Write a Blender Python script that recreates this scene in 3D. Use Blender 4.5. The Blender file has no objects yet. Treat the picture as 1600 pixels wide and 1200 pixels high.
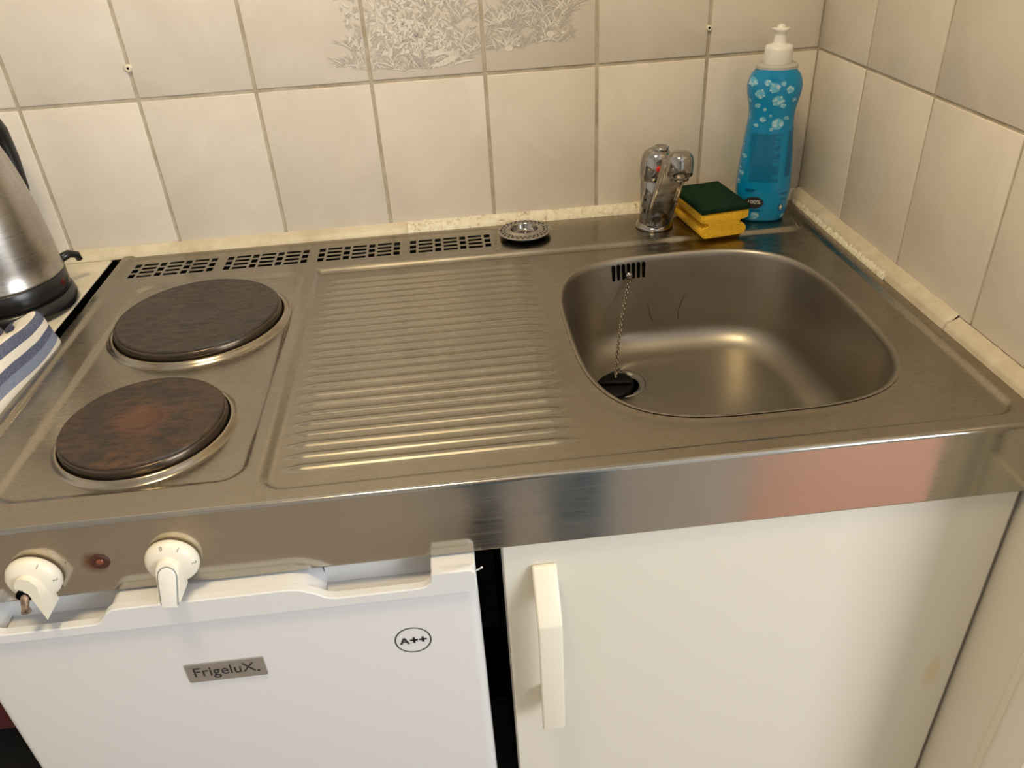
import bpy, bmesh, math, random
import numpy as np
from mathutils import Vector, Matrix, Euler

random.seed(7)
np.random.seed(7)
S = bpy.context.scene
COL = S.collection
PI = math.pi

# ------------------------------------------------------------------ camera
cd = bpy.data.cameras.new('camera'); cam = bpy.data.objects.new('camera', cd); COL.objects.link(cam)
cd.sensor_width = 36.0; cd.sensor_fit = 'HORIZONTAL'; cd.lens = 36.0 * 1240.37 / 1600.0
cd.clip_start = 0.02; cd.clip_end = 60
def _rot(r):
    th = np.linalg.norm(r); k = r / th
    K = np.array([[0, -k[2], k[1]], [k[2], 0, -k[0]], [-k[1], k[0], 0]])
    return np.eye(3) + math.sin(th) * K + (1 - math.cos(th)) * K @ K
_R = _rot(np.array([0.564915876, -0.0811554785, -0.079380483])) @ np.array([[1, 0, 0], [0, 0, -1], [0, 1, 0.]])
M4 = Matrix.Identity(4)
for i in range(3):
    M4[i][0] = _R[0][i]; M4[i][1] = -_R[1][i]; M4[i][2] = -_R[2][i]
M4.translation = Vector((-0.52534, -1.12633, 1.31125))
cam.matrix_world = M4
S.camera = cam

# ------------------------------------------------------------------ world, daylight, exposure
world = bpy.data.worlds.new('world'); S.world = world; world.use_nodes = True
wn = world.node_tree.nodes; wn['Background'].inputs[0].default_value = (0.75, 0.86, 1.0, 1); wn['Background'].inputs[1].default_value = 0.6
def area(name, loc, target, size, size_y, power, color, shape='RECTANGLE'):
    l = bpy.data.lights.new(name, 'AREA'); l.shape = shape; l.size = size
    if shape in ('RECTANGLE', 'ELLIPSE'): l.size_y = size_y
    l.energy = power; l.color = color
    o = bpy.data.objects.new(name, l); COL.objects.link(o); o.location = loc
    o.rotation_euler = (Vector(target) - Vector(loc)).to_track_quat('-Z', 'Y').to_euler()
    return o
# daylight coming in at the window in the wall behind the photographer
area('window_daylight', (1.36, -2.40, 1.52), (-0.6, -0.9, 1.0), 1.25, 1.15, 36, (0.905, 0.955, 1.0))
S.view_settings.view_transform = 'Standard'; S.view_settings.look = 'None'
S.view_settings.gamma = 1.0; S.view_settings.use_curve_mapping = False
S.view_settings.exposure = 0.47

D = 0.88            # height of the worktop rim
def R(z): return z + 1.09   # measured height (0 = tile joint) to world height

# ------------------------------------------------------------------ materials
def mat(name, color=(0.8, 0.8, 0.8), rough=0.5, metal=0.0, spec=0.5, coat=0.0, emit=None, estr=0.0, trans=0.0):
    m = bpy.data.materials.new(name); m.use_nodes = True
    b = m.node_tree.nodes['Principled BSDF']
    b.inputs['Base Color'].default_value = (*color, 1); b.inputs['Roughness'].default_value = rough
    b.inputs['Metallic'].default_value = metal; b.inputs['Specular IOR Level'].default_value = spec
    b.inputs['Coat Weight'].default_value = coat
    if trans: b.inputs['Transmission Weight'].default_value = trans
    if emit: b.inputs['Emission Color'].default_value = (*emit, 1); b.inputs['Emission Strength'].default_value = estr
    return m
class NT:
    def __init__(s, m): s.t = m.node_tree; s.b = s.t.nodes['Principled BSDF']
    def n(s, typ, **kw):
        o = s.t.nodes.new(typ)
        for k, v in kw.items():
            if k.startswith('_'): setattr(o, k[1:], v)
            else:
                key = k.replace('__', ' ')
                o.inputs[key].default_value = v
        return o
    def l(s, a, b): s.t.links.new(a, b)
    def pos(s, scale=(1, 1, 1), coord='pos'):
        if coord == 'pos': g = s.n('ShaderNodeNewGeometry'); out = g.outputs['Position']
        else: g = s.n('ShaderNodeTexCoord'); out = g.outputs['Object']
        mp = s.n('ShaderNodeMapping'); mp.inputs['Scale'].default_value = scale
        s.l(out, mp.inputs['Vector']); return mp.outputs['Vector']
    def noise(s, vec, scale, detail=3, rough=0.5, dist=0.0):
        k = s.n('ShaderNodeTexNoise'); k.inputs['Scale'].default_value = scale; k.inputs['Detail'].default_value = detail
        k.inputs['Roughness'].default_value = rough; k.inputs['Distortion'].default_value = dist
        s.l(vec, k.inputs['Vector']); return k.outputs['Fac']
    def ramp(s, fac, stops):
        r = s.n('ShaderNodeValToRGB'); e = r.color_ramp.elements
        e[0].position, e[0].color = stops[0][0], (*stops[0][1], 1)
        e[1].position, e[1].color = stops[1][0], (*stops[1][1], 1)
        for p, c in stops[2:]:
            q = e.new(p); q.color = (*c, 1)
        s.l(fac, r.inputs['Fac']); return r.outputs['Color']
    def map(s, v, a, b, c, d):
        m = s.n('ShaderNodeMapRange'); m.inputs[1].default_value = a; m.inputs[2].default_value = b
        m.inputs[3].default_value = c; m.inputs[4].default_value = d; s.l(v, m.inputs[0]); return m.outputs[0]
    def mix(s, fac, a, b):
        m = s.n('ShaderNodeMix', _data_type='RGBA')
        for k, v in ((0, fac), (6, a), (7, b)):
            if hasattr(v, 'default_value') or hasattr(v, 'is_linked'): s.l(v, m.inputs[k])
            else: m.inputs[k].default_value = v if k == 0 else (*v, 1)
        return m.outputs[2]
    def math(s, op, a, b=0.0):
        m = s.n('ShaderNodeMath', _operation=op)
        for k, v in ((0, a), (1, b)):
            if hasattr(v, 'is_linked'): s.l(v, m.inputs[k])
            else: m.inputs[k].default_value = v
        return m.outputs[0]
    def bump(s, h, strength, dist=0.001):
        b = s.n('ShaderNodeBump'); b.inputs['Strength'].default_value = strength; b.inputs['Distance'].default_value = dist
        s.l(h, b.inputs['Height']); s.l(b.outputs['Normal'], s.b.inputs['Normal'])
    def dist(s, p, axes=(1, 1, 1)):
        g = s.n('ShaderNodeNewGeometry'); v = s.n('ShaderNodeVectorMath', _operation='SUBTRACT'); v.inputs[1].default_value = p
        s.l(g.outputs['Position'], v.inputs[0])
        sc = s.n('ShaderNodeVectorMath', _operation='MULTIPLY'); sc.inputs[1].default_value = axes; s.l(v.outputs[0], sc.inputs[0])
        d = s.n('ShaderNodeVectorMath', _operation='LENGTH'); s.l(sc.outputs[0], d.inputs[0]); return d.outputs['Value']
    def col(s, c): s.l(c, s.b.inputs['Base Color'])
    def rgh(s, c): s.l(c, s.b.inputs['Roughness'])

def steel(name, base, rough, brush=(6, 900, 900), bump=0.04, spread=0.09, blotch=0.10):
    m = mat(name, base, rough, 1.0); t = NT(m)
    f = t.noise(t.pos(brush), 1.0, 2, 0.6)
    g = t.noise(t.pos((1, 1, 1)), 9.0, 5, 0.65, 0.4)
    lo = tuple(c * (1 - blotch) for c in base); hi = tuple(min(1, c * (1 + blotch)) for c in base)
    t.col(t.mix(g, lo, hi))
    r1 = t.map(f, 0.3, 0.7, rough - spread, rough + spread)
    r2 = t.map(g, 0.3, 0.7, -0.05, 0.07)
    t.rgh(t.math('ADD', r1, r2)); t.bump(f, bump, 0.0006)
    return m, t
m_sheet, _ = steel('brushed_steel_sheet', (0.342, 0.310, 0.255), 0.245, (6, 500, 500), 0.008, 0.04)
m_bowl, _t = steel('brushed_steel_bowl', (0.36, 0.325, 0.275), 0.38, (8, 200, 200), 0.002, 0.03)
# apron: the same steel, shinier, with painted-in knob reflections and pilot lamp rust
m_apron, t = steel('polished_steel_apron', (0.43, 0.405, 0.365), 0.13, (5, 500, 700), 0.02, 0.04, 0.06)
bc = t.b.inputs['Base Color'].links[0].from_socket
wob = t.noise(t.pos(), 60, 4, 0.6)
def reflection_and_stain(t, bc, p, r, colr, amt):
    d = t.dist(p); d2 = t.math('ADD', d, t.math('MULTIPLY', t.math('SUBTRACT', wob, 0.5), r * 1.1))
    return t.mix(t.map(d2, r * 0.45, r * 1.35, amt, 0.0), bc, colr)
bc = reflection_and_stain(t, bc, (-0.777, -0.6, R(-0.236)), 0.024, (0.64, 0.56, 0.43), 0.6)  # knob reflection put into the colour, likewise for the second knob
bc = reflection_and_stain(t, bc, (-0.893, -0.6, R(-0.240)), 0.026, (0.54, 0.45, 0.35), 0.5)
bc = reflection_and_stain(t, bc, (-0.858, -0.6, R(-0.254)), 0.010, (0.20, 0.07, 0.02), 0.95)
t.col(bc)
m_chrome = mat('chrome', (0.36, 0.34, 0.32), 0.10, 1.0)
m_chain = mat('dull_chain', (0.24, 0.20, 0.155), 0.25, 1.0)
m_kettle = mat('kettle_steel', (0.46, 0.43, 0.395), 0.27, 1.0); t = NT(m_kettle)
t.rgh(t.map(t.noise(t.pos((1, 1, 60)), 6, 2), 0.3, 0.7, 0.25, 0.30))
m_ring = mat('heat_tinted_ring', (0.42, 0.37, 0.29), 0.20, 1.0)
t = NT(m_ring); t.col(t.ramp(t.noise(t.pos(), 30, 3), [(0.3, (0.42, 0.38, 0.32)), (0.7, (0.36, 0.29, 0.20))]))

# hotplate iron
def iron(name, c1, c2, c3, centre):
    m = mat(name, c1, 0.45, 0.0, 0.5); t = NT(m)
    n1 = t.noise(t.pos(), 22, 6, 0.7, 1.2); n2 = t.noise(t.pos((1, 3, 1)), 55, 5, 0.75, 0.6)
    c = t.mix(t.map(n1, 0.42, 0.66, 0, 1), c1, c2)
    c = t.mix(t.map(n2, 0.46, 0.66, 0, 0.9), c, (0.014, 0.011, 0.009))
    d = t.dist(centre, (1, 1, 0)); dw = t.math('ADD', d, t.math('MULTIPLY', t.math('SUBTRACT', n2, 0.5), 0.03))
    c = t.mix(t.map(dw, 0.020, 0.030, 0.75, 0.0), c, c3)
    t.col(c); t.rgh(t.map(n2, 0.3, 0.7, 0.36, 0.60)); t.bump(n2, 0.25, 0.0006)
    return m
HOT_R = (-0.8385, -0.243); HOT_F = (-0.839, -0.468)
m_iron_r = iron('iron_rear', (0.038, 0.029, 0.022), (0.052, 0.036, 0.023), (0.042, 0.033, 0.026), (*HOT_R, 0.9))
m_iron_f = iron('iron_front', (0.030, 0.020, 0.014), (0.095, 0.042, 0.017), (0.105, 0.042, 0.022), (*HOT_F, 0.9))
m_ironside = mat('iron_side', (0.10, 0.075, 0.055), 0.25, 0.8)

# tiles
def tile_mat(name, a, b, c):
    m = mat(name, a, 0.28, 0, 0.5); t = NT(m)
    oi = t.n('ShaderNodeObjectInfo')
    n1 = t.noise(t.pos(), 11, 5, 0.62, 0.9); n2 = t.noise(t.pos(), 70, 3, 0.6)
    cc = t.mix(t.map(n1, 0.35, 0.68, 0, 1), a, b)
    cc = t.mix(t.map(n2, 0.60, 0.75, 0, 0.35), cc, c)
    v = t.map(oi.outputs['Random'], 0, 1, 0.955, 1.03)
    hs = t.n('ShaderNodeHueSaturation'); t.l(v, hs.inputs['Value']); t.l(cc, hs.inputs['Color'])
    t.col(hs.outputs['Color']); t.bump(n1, 0.10, 0.002); return m
m_tile = tile_mat('cream_tile', (0.80, 0.725, 0.63), (0.735, 0.66, 0.565), (0.68, 0.61, 0.52))
m_grout = mat('grout', (0.36, 0.31, 0.24), 0.9); t = NT(m_grout)
t.col(t.ramp(t.noise(t.pos(), 25, 5, 0.7), [(0.35, (0.40, 0.335, 0.245)), (0.65, (0.58, 0.51, 0.41))])); t.bump(t.noise(t.pos(), 300, 2), 0.3)
m_caulk = mat('smooth_caulk', (0.66, 0.58, 0.42), 0.45); t = NT(m_caulk)
t.col(t.ramp(t.noise(t.pos(), 14, 5, 0.7), [(0.3, (0.52, 0.43, 0.28)), (0.6, (0.70, 0.62, 0.46))]))
m_flake = mat('flaky_caulk', (0.82, 0.76, 0.60), 0.7); t = NT(m_flake)
nf = t.noise(t.pos(), 90, 6, 0.75, 1.0)
t.col(t.ramp(nf, [(0.30, (0.22, 0.15, 0.08)), (0.44, (0.78, 0.70, 0.53)), (0.62, (0.88, 0.83, 0.68))])); t.bump(nf, 0.6, 0.002)
m_strip = mat('plastic_strip', (0.72, 0.64, 0.50), 0.45); t = NT(m_strip)
t.col(t.ramp(t.noise(t.pos(), 22, 5, 0.7), [(0.3, (0.54, 0.45, 0.32)), (0.65, (0.69, 0.61, 0.48))]))
m_paint = mat('cream_paint', (0.74, 0.69, 0.58), 0.5); t = NT(m_paint); t.bump(t.noise(t.pos(), 60, 3), 0.05)
m_wallpaint = mat('white_wall_paint', (0.81, 0.80, 0.78), 0.8)
t = NT(m_wallpaint); t.bump(t.noise(t.pos(), 120, 3), 0.08)
m_ceil = mat('white_ceiling_paint', (0.84, 0.83, 0.81), 0.9); t = NT(m_ceil); t.bump(t.noise(t.pos(), 90, 3), 0.08)
m_floor = mat('beige_floor', (0.50, 0.42, 0.34), 0.4); t = NT(m_floor)
t.col(t.ramp(t.noise(t.pos(), 6, 5, 0.6), [(0.3, (0.46, 0.385, 0.31)), (0.7, (0.56, 0.48, 0.40))]))
m_joint = mat('dark_floor_joint', (0.10, 0.08, 0.06), 0.9)
m_lam = mat('cream_laminate_door', (0.74, 0.705, 0.61), 0.32); t = NT(m_lam)
nn = t.noise(t.pos(), 40, 3); d = t.dist((-0.040, -0.595, R(-0.555)), (2.4, 0, 0.75))
d = t.math('ADD', d, t.math('MULTIPLY', t.math('SUBTRACT', nn, 0.5), 0.02))
t.col(t.mix(t.map(d, 0.012, 0.026, 0.65, 0.0), (0.74, 0.705, 0.61), (0.70, 0.58, 0.33)))
m_handle = mat('ivory_plastic', (0.86, 0.81, 0.68), 0.35)
m_edge = mat('grey_edge_band', (0.30, 0.27, 0.23), 0.5)
m_carc = mat('dark_cabinet_side', (0.06, 0.055, 0.05), 0.7)
m_fridge = mat('white_fridge_enamel', (0.70, 0.69, 0.69), 0.28); t = NT(m_fridge); t.bump(t.noise(t.pos(), 350, 2), 0.02)
m_cap = mat('white_fridge_plastic', (0.74, 0.735, 0.735), 0.35)
m_fbody = mat('shade_black_fridge_side', (0.02, 0.02, 0.022), 0.6)  # shade beside the fridge put into the colour as black
m_gasket = mat('grey_gasket', (0.25, 0.25, 0.24), 0.6)
m_badge = mat('brushed_badge', (0.42, 0.41, 0.40), 0.35, 0.8)
m_ink = mat('dark_ink', (0.02, 0.02, 0.022), 0.5)
m_knob = mat('ivory_knob', (0.85, 0.80, 0.68), 0.32)
m_knobgrey = mat('grey_inlay', (0.28, 0.29, 0.28), 0.5)
m_knobcap = mat('white_inlay', (0.83, 0.80, 0.74), 0.32)
m_rust = mat('rusty_metal', (0.22, 0.12, 0.06), 0.5, 0.5); t = NT(m_rust)
t.col(t.ramp(t.noise(t.pos(), 200, 4), [(0.35, (0.07, 0.04, 0.025)), (0.65, (0.48, 0.34, 0.24))]))
m_amber = mat('amber_lens', (0.20, 0.055, 0.02), 0.25)
m_rustring = mat('rust_ring', (0.06, 0.014, 0.005), 0.55)
m_black = mat('black_plastic', (0.012, 0.012, 0.013), 0.28)
m_rubber = mat('black_rubber', (0.002, 0.002, 0.0024), 0.5, 0, 0.15)
m_void = mat('dark_void', (0.002, 0.002, 0.002), 0.9, 0, 0.05)
m_red = mat('red_dot', (0.65, 0.02, 0.015), 0.3)
m_foam = mat('yellow_foam', (0.85, 0.48, 0.02), 0.85); t = NT(m_foam)
nf = t.noise(t.pos(), 420, 3, 0.7)
t.col(t.ramp(nf, [(0.30, (0.55, 0.27, 0.005)), (0.46, (0.86, 0.49, 0.02)), (0.8, (0.90, 0.56, 0.05))])); t.bump(nf, 0.7, 0.0015)
m_scour = mat('green_scour', (0.010, 0.045, 0.022), 0.95, 0, 0.15); t = NT(m_scour)
nf = t.noise(t.pos(), 500, 4, 0.8)
t.col(t.ramp(nf, [(0.3, (0.004, 0.018, 0.008)), (0.7, (0.016, 0.062, 0.028))])); t.bump(nf, 1.0, 0.002)
m_blue = mat('blue_bottle', (0.0, 0.245, 0.51), 0.2, 0, 0.5)
m_bub = mat('bubble_print', (0.42, 0.66, 0.78), 0.3)
m_bub2 = mat('bubble_print_pale', (0.13, 0.47, 0.68), 0.3)
m_txt = mat('dark_blue_print', (0.0, 0.105, 0.24), 0.3)
m_lblue = mat('label_blue', (0.0, 0.215, 0.45), 0.22)
m_white = mat('white_plastic', (0.84, 0.82, 0.77), 0.35)
m_greycol = mat('grey_collar', (0.48, 0.47, 0.43), 0.4)
m_print_l = mat('lavender_print', (0.55, 0.515, 0.51), 0.25)
m_print_d = mat('taupe_print', (0.585, 0.525, 0.455), 0.25)
m_print_w = mat('ivory_print', (0.83, 0.775, 0.69), 0.25)
m_salmon = mat('salmon_pile', (0.80, 0.45, 0.33), 0.8)
m_jeans = mat('denim', (0.13, 0.22, 0.34), 0.9); t = NT(m_jeans)
t.col(t.ramp(t.noise(t.pos(), 18, 4), [(0.3, (0.19, 0.29, 0.41)), (0.7, (0.30, 0.42, 0.55))]))
m_shirt = mat('grey_jersey', (0.30, 0.29, 0.28), 0.9)
m_skin = mat('skin', (0.62, 0.40, 0.30), 0.5)
m_hair = mat('brown_hair', (0.07, 0.045, 0.03), 0.6)
m_shoe = mat('dark_shoe', (0.05, 0.05, 0.055), 0.6)
m_box = mat('black_fabric', (0.004, 0.004, 0.0045), 0.9, 0, 0.2); t = NT(m_box); t.bump(t.noise(t.pos((1, 1, 4)), 180, 2), 0.4)
m_darkred = mat('dark_red_fabric', (0.07, 0.002, 0.006), 0.8)
m_left = mat('cream_worktop', (0.74, 0.68, 0.54), 0.4); t = NT(m_left)
t.col(t.ramp(t.noise(t.pos(), 30, 5), [(0.3, (0.66, 0.59, 0.45)), (0.7, (0.77, 0.71, 0.58))]))

# ------------------------------------------------------------------ helpers
ORG = {}
def obj(name, bm, m, parent=None, smooth=False, origin=None, angle=None):
    me = bpy.data.meshes.new(name)
    if isinstance(bm, tuple):
        me.from_pydata(*[list(x) for x in (bm[0], [], bm[1])])
    else:
        bmesh.ops.recalc_face_normals(bm, faces=bm.faces[:]); bm.to_mesh(me); bm.free()
    og = Vector(origin) if origin is not None else (ORG[parent.name] if parent else Vector((0, 0, 0)))
    me.transform(Matrix.Translation(-og))
    if smooth or angle:
        for p in me.polygons: p.use_smooth = True
    if angle:
        me.set_sharp_from_angle(angle=math.radians(angle))
    ms = m if isinstance(m, list) else [m]
    for x in ms: me.materials.append(x)
    o = bpy.data.objects.new(name, me); COL.objects.link(o)
    if parent:
        o.parent = parent; o.location = og - ORG[parent.name]
    else: o.location = og
    ORG[o.name] = og
    return o
def tag(o, label=None, cat=None, group=None, kind=None):
    if label: o['label'] = label
    if cat: o['category'] = cat
    if group: o['group'] = group
    if kind: o['kind'] = kind
    return o
def thing(name, label, cat, loc, group=None, kind=None):
    o = bpy.data.objects.new(name, None); COL.objects.link(o); o.location = loc; o.empty_display_size = 0.05
    ORG[o.name] = Vector(loc); return tag(o, label, cat, group, kind)
def box(x0, x1, y0, y1, z0, z1, bev=0.0, seg=2, bm=None):
    b = bmesh.new()
    vs = [b.verts.new((x, y, z)) for x in (x0, x1) for y in (y0, y1) for z in (z0, z1)]
    for f in ((0, 1, 3, 2), (4, 6, 7, 5), (0, 4, 5, 1), (2, 3, 7, 6), (0, 2, 6, 4), (1, 5, 7, 3)):
        b.faces.new([vs[i] for i in f])
    bmesh.ops.recalc_face_normals(b, faces=b.faces[:])
    if bev: bmesh.ops.bevel(b, geom=b.edges[:], offset=bev, segments=seg, profile=0.5, affect='EDGES')
    return merge(bm, b)
def merge(dst, src):
    if dst is None: return src
    me = bpy.data.meshes.new('tmp'); src.to_mesh(me); src.free(); dst.from_mesh(me); bpy.data.meshes.remove(me); return dst
def lathe(prof, seg=48, c=(0, 0, 0), bm=None, close=False):
    b = bm or bmesh.new(); rings = []
    for r, z in prof:
        if r < 1e-6: rings.append([b.verts.new((c[0], c[1], c[2] + z))])
        else: rings.append([b.verts.new((c[0] + r * math.cos(2 * PI * k / seg), c[1] + r * math.sin(2 * PI * k / seg), c[2] + z)) for k in range(seg)])
    for a, d in zip(rings[:-1], rings[1:]):
        for k in range(seg):
            k2 = (k + 1) % seg
            if len(a) == 1 and len(d) == 1: continue
            if len(a) == 1: b.faces.new((a[0], d[k], d[k2]))
            elif len(d) == 1: b.faces.new((a[k], a[k2], d[0]))
            else: b.faces.new((a[k], a[k2], d[k2], d[k]))
    return b
def prism(pts, axis, a0, a1, bev=0.0, seg=2, bm=None):
    """extrude a closed 2-D outline along an axis: axis 'x' -> (y,z) outline, 'y' -> (x,z), 'z' -> (x,y)"""
    b = bmesh.new()
    def P(p, a): return {'x': (a, p[0], p[1]), 'y': (p[0], a, p[1]), 'z': (p[0], p[1], a)}[axis]
    v0 = [b.verts.new(P(p, a0)) for p in pts]; v1 = [b.verts.new(P(p, a1)) for p in pts]; n = len(pts)
    b.faces.new(v0); b.faces.new(v1[::-1])
    for i in range(n): b.faces.new((v0[i], v0[(i + 1) % n], v1[(i + 1) % n], v1[i]))
    bmesh.ops.recalc_face_normals(b, faces=b.faces[:])
    if bev: bmesh.ops.bevel(b, geom=b.edges[:], offset=bev, segments=seg, profile=0.5, affect='EDGES', clamp_overlap=True)
    return merge(bm, b)
def tube(path, r, seg=10, bm=None, cap=True):
    b = bm or bmesh.new(); path = [Vector(p) for p in path]; n = len(path)
    rs = r if isinstance(r, (list, tuple)) else [r] * n
    rings = []; up = Vector((0.13, 0.29, 0.95)).normalized()
    for i, p in enumerate(path):
        t = (path[min(i + 1, n - 1)] - path[max(i - 1, 0)]).normalized()
        a = t.cross(up)
        if a.length < 1e-3: a = t.cross(Vector((1, 0, 0)))
        a.normalize(); c = t.cross(a)
        rings.append([b.verts.new(p + rs[i] * (math.cos(2 * PI * k / seg) * a + math.sin(2 * PI * k / seg) * c)) for k in range(seg)])
    for a, d in zip(rings[:-1], rings[1:]):
        for k in range(seg): b.faces.new((a[k], a[(k + 1) % seg], d[(k + 1) % seg], d[k]))
    if cap: b.faces.new(rings[0][::-1]); b.faces.new(rings[-1])
    return b
def rrect(x0, x1, y0, y1, r, n=6):
    pts = []
    for cx, cy, a in ((x1 - r, y1 - r, 0), (x0 + r, y1 - r, 90), (x0 + r, y0 + r, 180), (x1 - r, y0 + r, 270)):
        for k in range(n + 1):
            t = math.radians(a + 90 * k / n); pts.append((cx + r * math.cos(t), cy + r * math.sin(t)))
    return pts
def text_mesh(body, size, extrude=0.0, align='CENTER', res=3):
    cu = bpy.data.curves.new('txt', 'FONT'); cu.body = body; cu.size = size; cu.align_x = align; cu.align_y = 'CENTER'
    cu.extrude = extrude; cu.resolution_u = res
    o = bpy.data.objects.new('txt', cu); COL.objects.link(o); bpy.context.view_layer.update()
    me = bpy.data.meshes.new_from_object(o.evaluated_get(bpy.context.evaluated_depsgraph_get()))
    bpy.data.objects.remove(o); bpy.data.curves.remove(cu)
    b = bmesh.new(); b.from_mesh(me); bpy.data.meshes.remove(me); return b
def xf(b, M):
    bmesh.ops.transform(b, matrix=M, verts=b.verts[:]); return b

# ================================================================== THE ROOM
def struct(name, bm, m, parent=None, **kw):
    o = obj(name, bm, m, parent, **kw)
    o['kind'] = 'structure'; return o
FL = 0.0
floor = struct('floor', box(-2.4, 1.4, -3.2, 0.1, -0.06, -0.004), m_joint)
ft = None
for i in range(13):
    for j in range(11):
        x0 = -2.4 + 0.30 * i - 0.02; y0 = -3.2 + 0.30 * j + 0.03
        if x0 + 0.297 > 1.4 or y0 + 0.297 > 0.1: continue
        if ft is None:
            o = obj('floor_tile', box(x0 + .002, x0 + .298, y0 + .002, y0 + .298, -0.005, 0.0, 0.001, 1), m_floor, floor, origin=(x0, y0, 0)); ft = o
        else:
            o = ft.copy(); COL.objects.link(o); o.parent = floor; o.location = (x0, y0, 0)
struct('ceiling', box(-2.4, 1.4, -3.2, 0.1, 2.5, 2.56), m_ceil)
struct('wall_left', box(-2.46, -2.4, -3.2, 0.1, -0.05, 2.5), m_wallpaint)
struct('wall_front', box(-2.46, 1.46, -3.26, -3.2, -0.05, 2.5), m_wallpaint)
wy0, wy1, wz0, wz1 = -3.05, -1.75, 0.9, 2.15
wb = box(1.4, 1.46, -3.2, wy0, -0.05, 2.5); box(1.4, 1.46, wy1, 0.1, -0.05, 2.5, bm=wb)
box(1.4, 1.46, wy0, wy1, -0.05, wz0, bm=wb); box(1.4, 1.46, wy0, wy1, wz1, 2.5, bm=wb)
struct('wall_far_right', wb, m_wallpaint)
w1 = thing('window_1', None, None, (1.4, -2.40, wz0), kind='structure')
fb = box(1.39, 1.45, wy0, wy0 + .05, wz0, wz1, .004)
box(1.39, 1.45, wy1 - .05, wy1, wz0, wz1, .004, bm=fb); box(1.39, 1.45, wy0, wy1, wz0, wz0 + .05, .004, bm=fb)
box(1.39, 1.45, wy0, wy1, wz1 - .05, wz1, .004, bm=fb); box(1.39, 1.45, -2.425, -2.375, wz0, wz1, .004, bm=fb)
obj('window_frame', fb, m_white, w1)

# wall behind the worktop: grout bed and single tiles
wall_b = struct('wall_back', box(-2.4, 0.06, 0.0015, 0.1, -0.05, 2.5), m_grout)
PITCH = 0.153; TW = 0.1500; TH = 0.2000; VP = 0.203
XC = -0.156     # first vertical joint left of the corner
def tile_bm(w, h):
    return box(0, w, -0.0, 0.0065, 0, h, 0.0011, 2)
_tiles = {}
def tile(parent, w, h, loc, rz=0.0):
    key = (round(w, 4), round(h, 4))
    if key not in _tiles:
        b = tile_bm(w, h); me = bpy.data.meshes.new('tile'); bmesh.ops.recalc_face_normals(b, faces=b.faces[:]); b.to_mesh(me); b.free()
        for p in me.polygons: p.use_smooth = True
        me.set_sharp_from_angle(angle=math.radians(50)); me.materials.append(m_tile); _tiles[key] = me
    o = bpy.data.objects.new('tile', _tiles[key]); COL.objects.link(o); o.parent = parent
    # a hair of unevenness from tile to tile
    o.location = Vector(loc) + Vector((0, random.uniform(-.0003, .0003) if rz == 0 else 0, 0))
    o.rotation_euler = (random.uniform(-.002, .002), 0, rz + random.uniform(-.002, .002)); ORG[o.name] = o.location.copy()
    return o
tiles_back = {}
G = 0.0023   # half joint
for row in range(4):
    z0 = R(0) + (row - 1) * VP + G
    h = VP - 2 * G
    if row == 0: z0 = R(-0.2005); h = R(0) - G - z0
    for k in range(-1, 9):
        x1 = XC - k * PITCH - G; w = PITCH - 2 * G
        if k == -1: x1 = -0.0005; w = -0.0005 - (XC + G)
        tiles_back[(row, k)] = tile(wall_b, w, h, (x1 - w, 0.0, z0))
# right wall
wall_r = struct('wall_right', box(0.0015, 0.12, -0.70, 0.1, -0.05, 2.5), m_grout)
YA = 0.139; GB = G; G = 0.0017
edges = [0.0, YA, YA + PITCH, YA + 2 * PITCH, YA + 3 * PITCH, 0.662]
for row in range(4):
    z0 = R(0) + (row - 1) * VP + G; h = VP - 2 * G
    if row == 0: z0 = R(-0.1965); h = R(0) - G - z0
    for a, b_ in zip(edges[:-1], edges[1:]):
        g0 = 0.0008 if a == 0 else G
        w = (b_ - G) - (a + g0)
        # rotated -90 deg: local x runs to -y, face looks to -x
        tile(wall_r, w, h, (0.0, -(a + g0), z0), -PI / 2)
G = GB
obj('painted_panel', box(-0.0092, 0.004, -0.664, -0.586, 0.0, R(-0.2925), 0.001), m_paint, wall_r)
obj('painted_panel', box(-0.004, 0.004, -0.664, -0.602, R(-0.2925), R(-0.20), 0.001), m_paint, wall_r)
obj('gap_shade_lining', box(-0.0015, 0.004, -0.585, -0.02, 0.0, R(-0.215)), m_carc, wall_r)  # dark sheet standing in for the shade inside the cabinet gap
obj('painted_upper', box(-0.001, 0.004, -0.70, -0.0, R(0.609), 2.5), m_wallpaint, wall_r)
ub = obj('painted_upper', box(-2.4, 0.0, -0.001, 0.004, R(0.609), 2.5), m_wallpaint, wall_b)
obj('painted_side', box(-2.4, XC - 8 * PITCH - PITCH, -0.001, 0.004, 0, R(0.609)), m_wallpaint, wall_b)
# moulded casing on the end of the right wall
cas = [(-0.660, -0.0092), (-0.6605, -0.0125), (-0.663, -0.0135), (-0.667, -0.0110), (-0.671, -0.0105), (-0.6735, -0.016), (-0.678, -0.0205), (-0.684, -0.0225),
       (-0.705, -0.022), (-0.718, -0.020), (-0.722, -0.014), (-0.722, 0.13), (-0.702, 0.13), (-0.702, 0.0), (-0.66, 0.0)]
struct('trim_4', prism([(x, y) for y, x in cas], 'z', 0.0, 2.1), m_paint, angle=40)
# salmon mat on the floor beside the photographer (seen mirrored in the apron)
mt_ = box(-.31, .31, -.46, .46, 0, .012, .005, 2)
xf(mt_, Matrix.Translation((0.505, -1.555, 0.0)) @ Matrix.Rotation(math.radians(27), 4, 'Z'))
tag(obj('floor_mat', mt_, m_salmon, origin=(0.505, -1.555, 0), smooth=True), 'salmon pink floor mat mirrored in the right end of the steel apron', 'mat')

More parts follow.
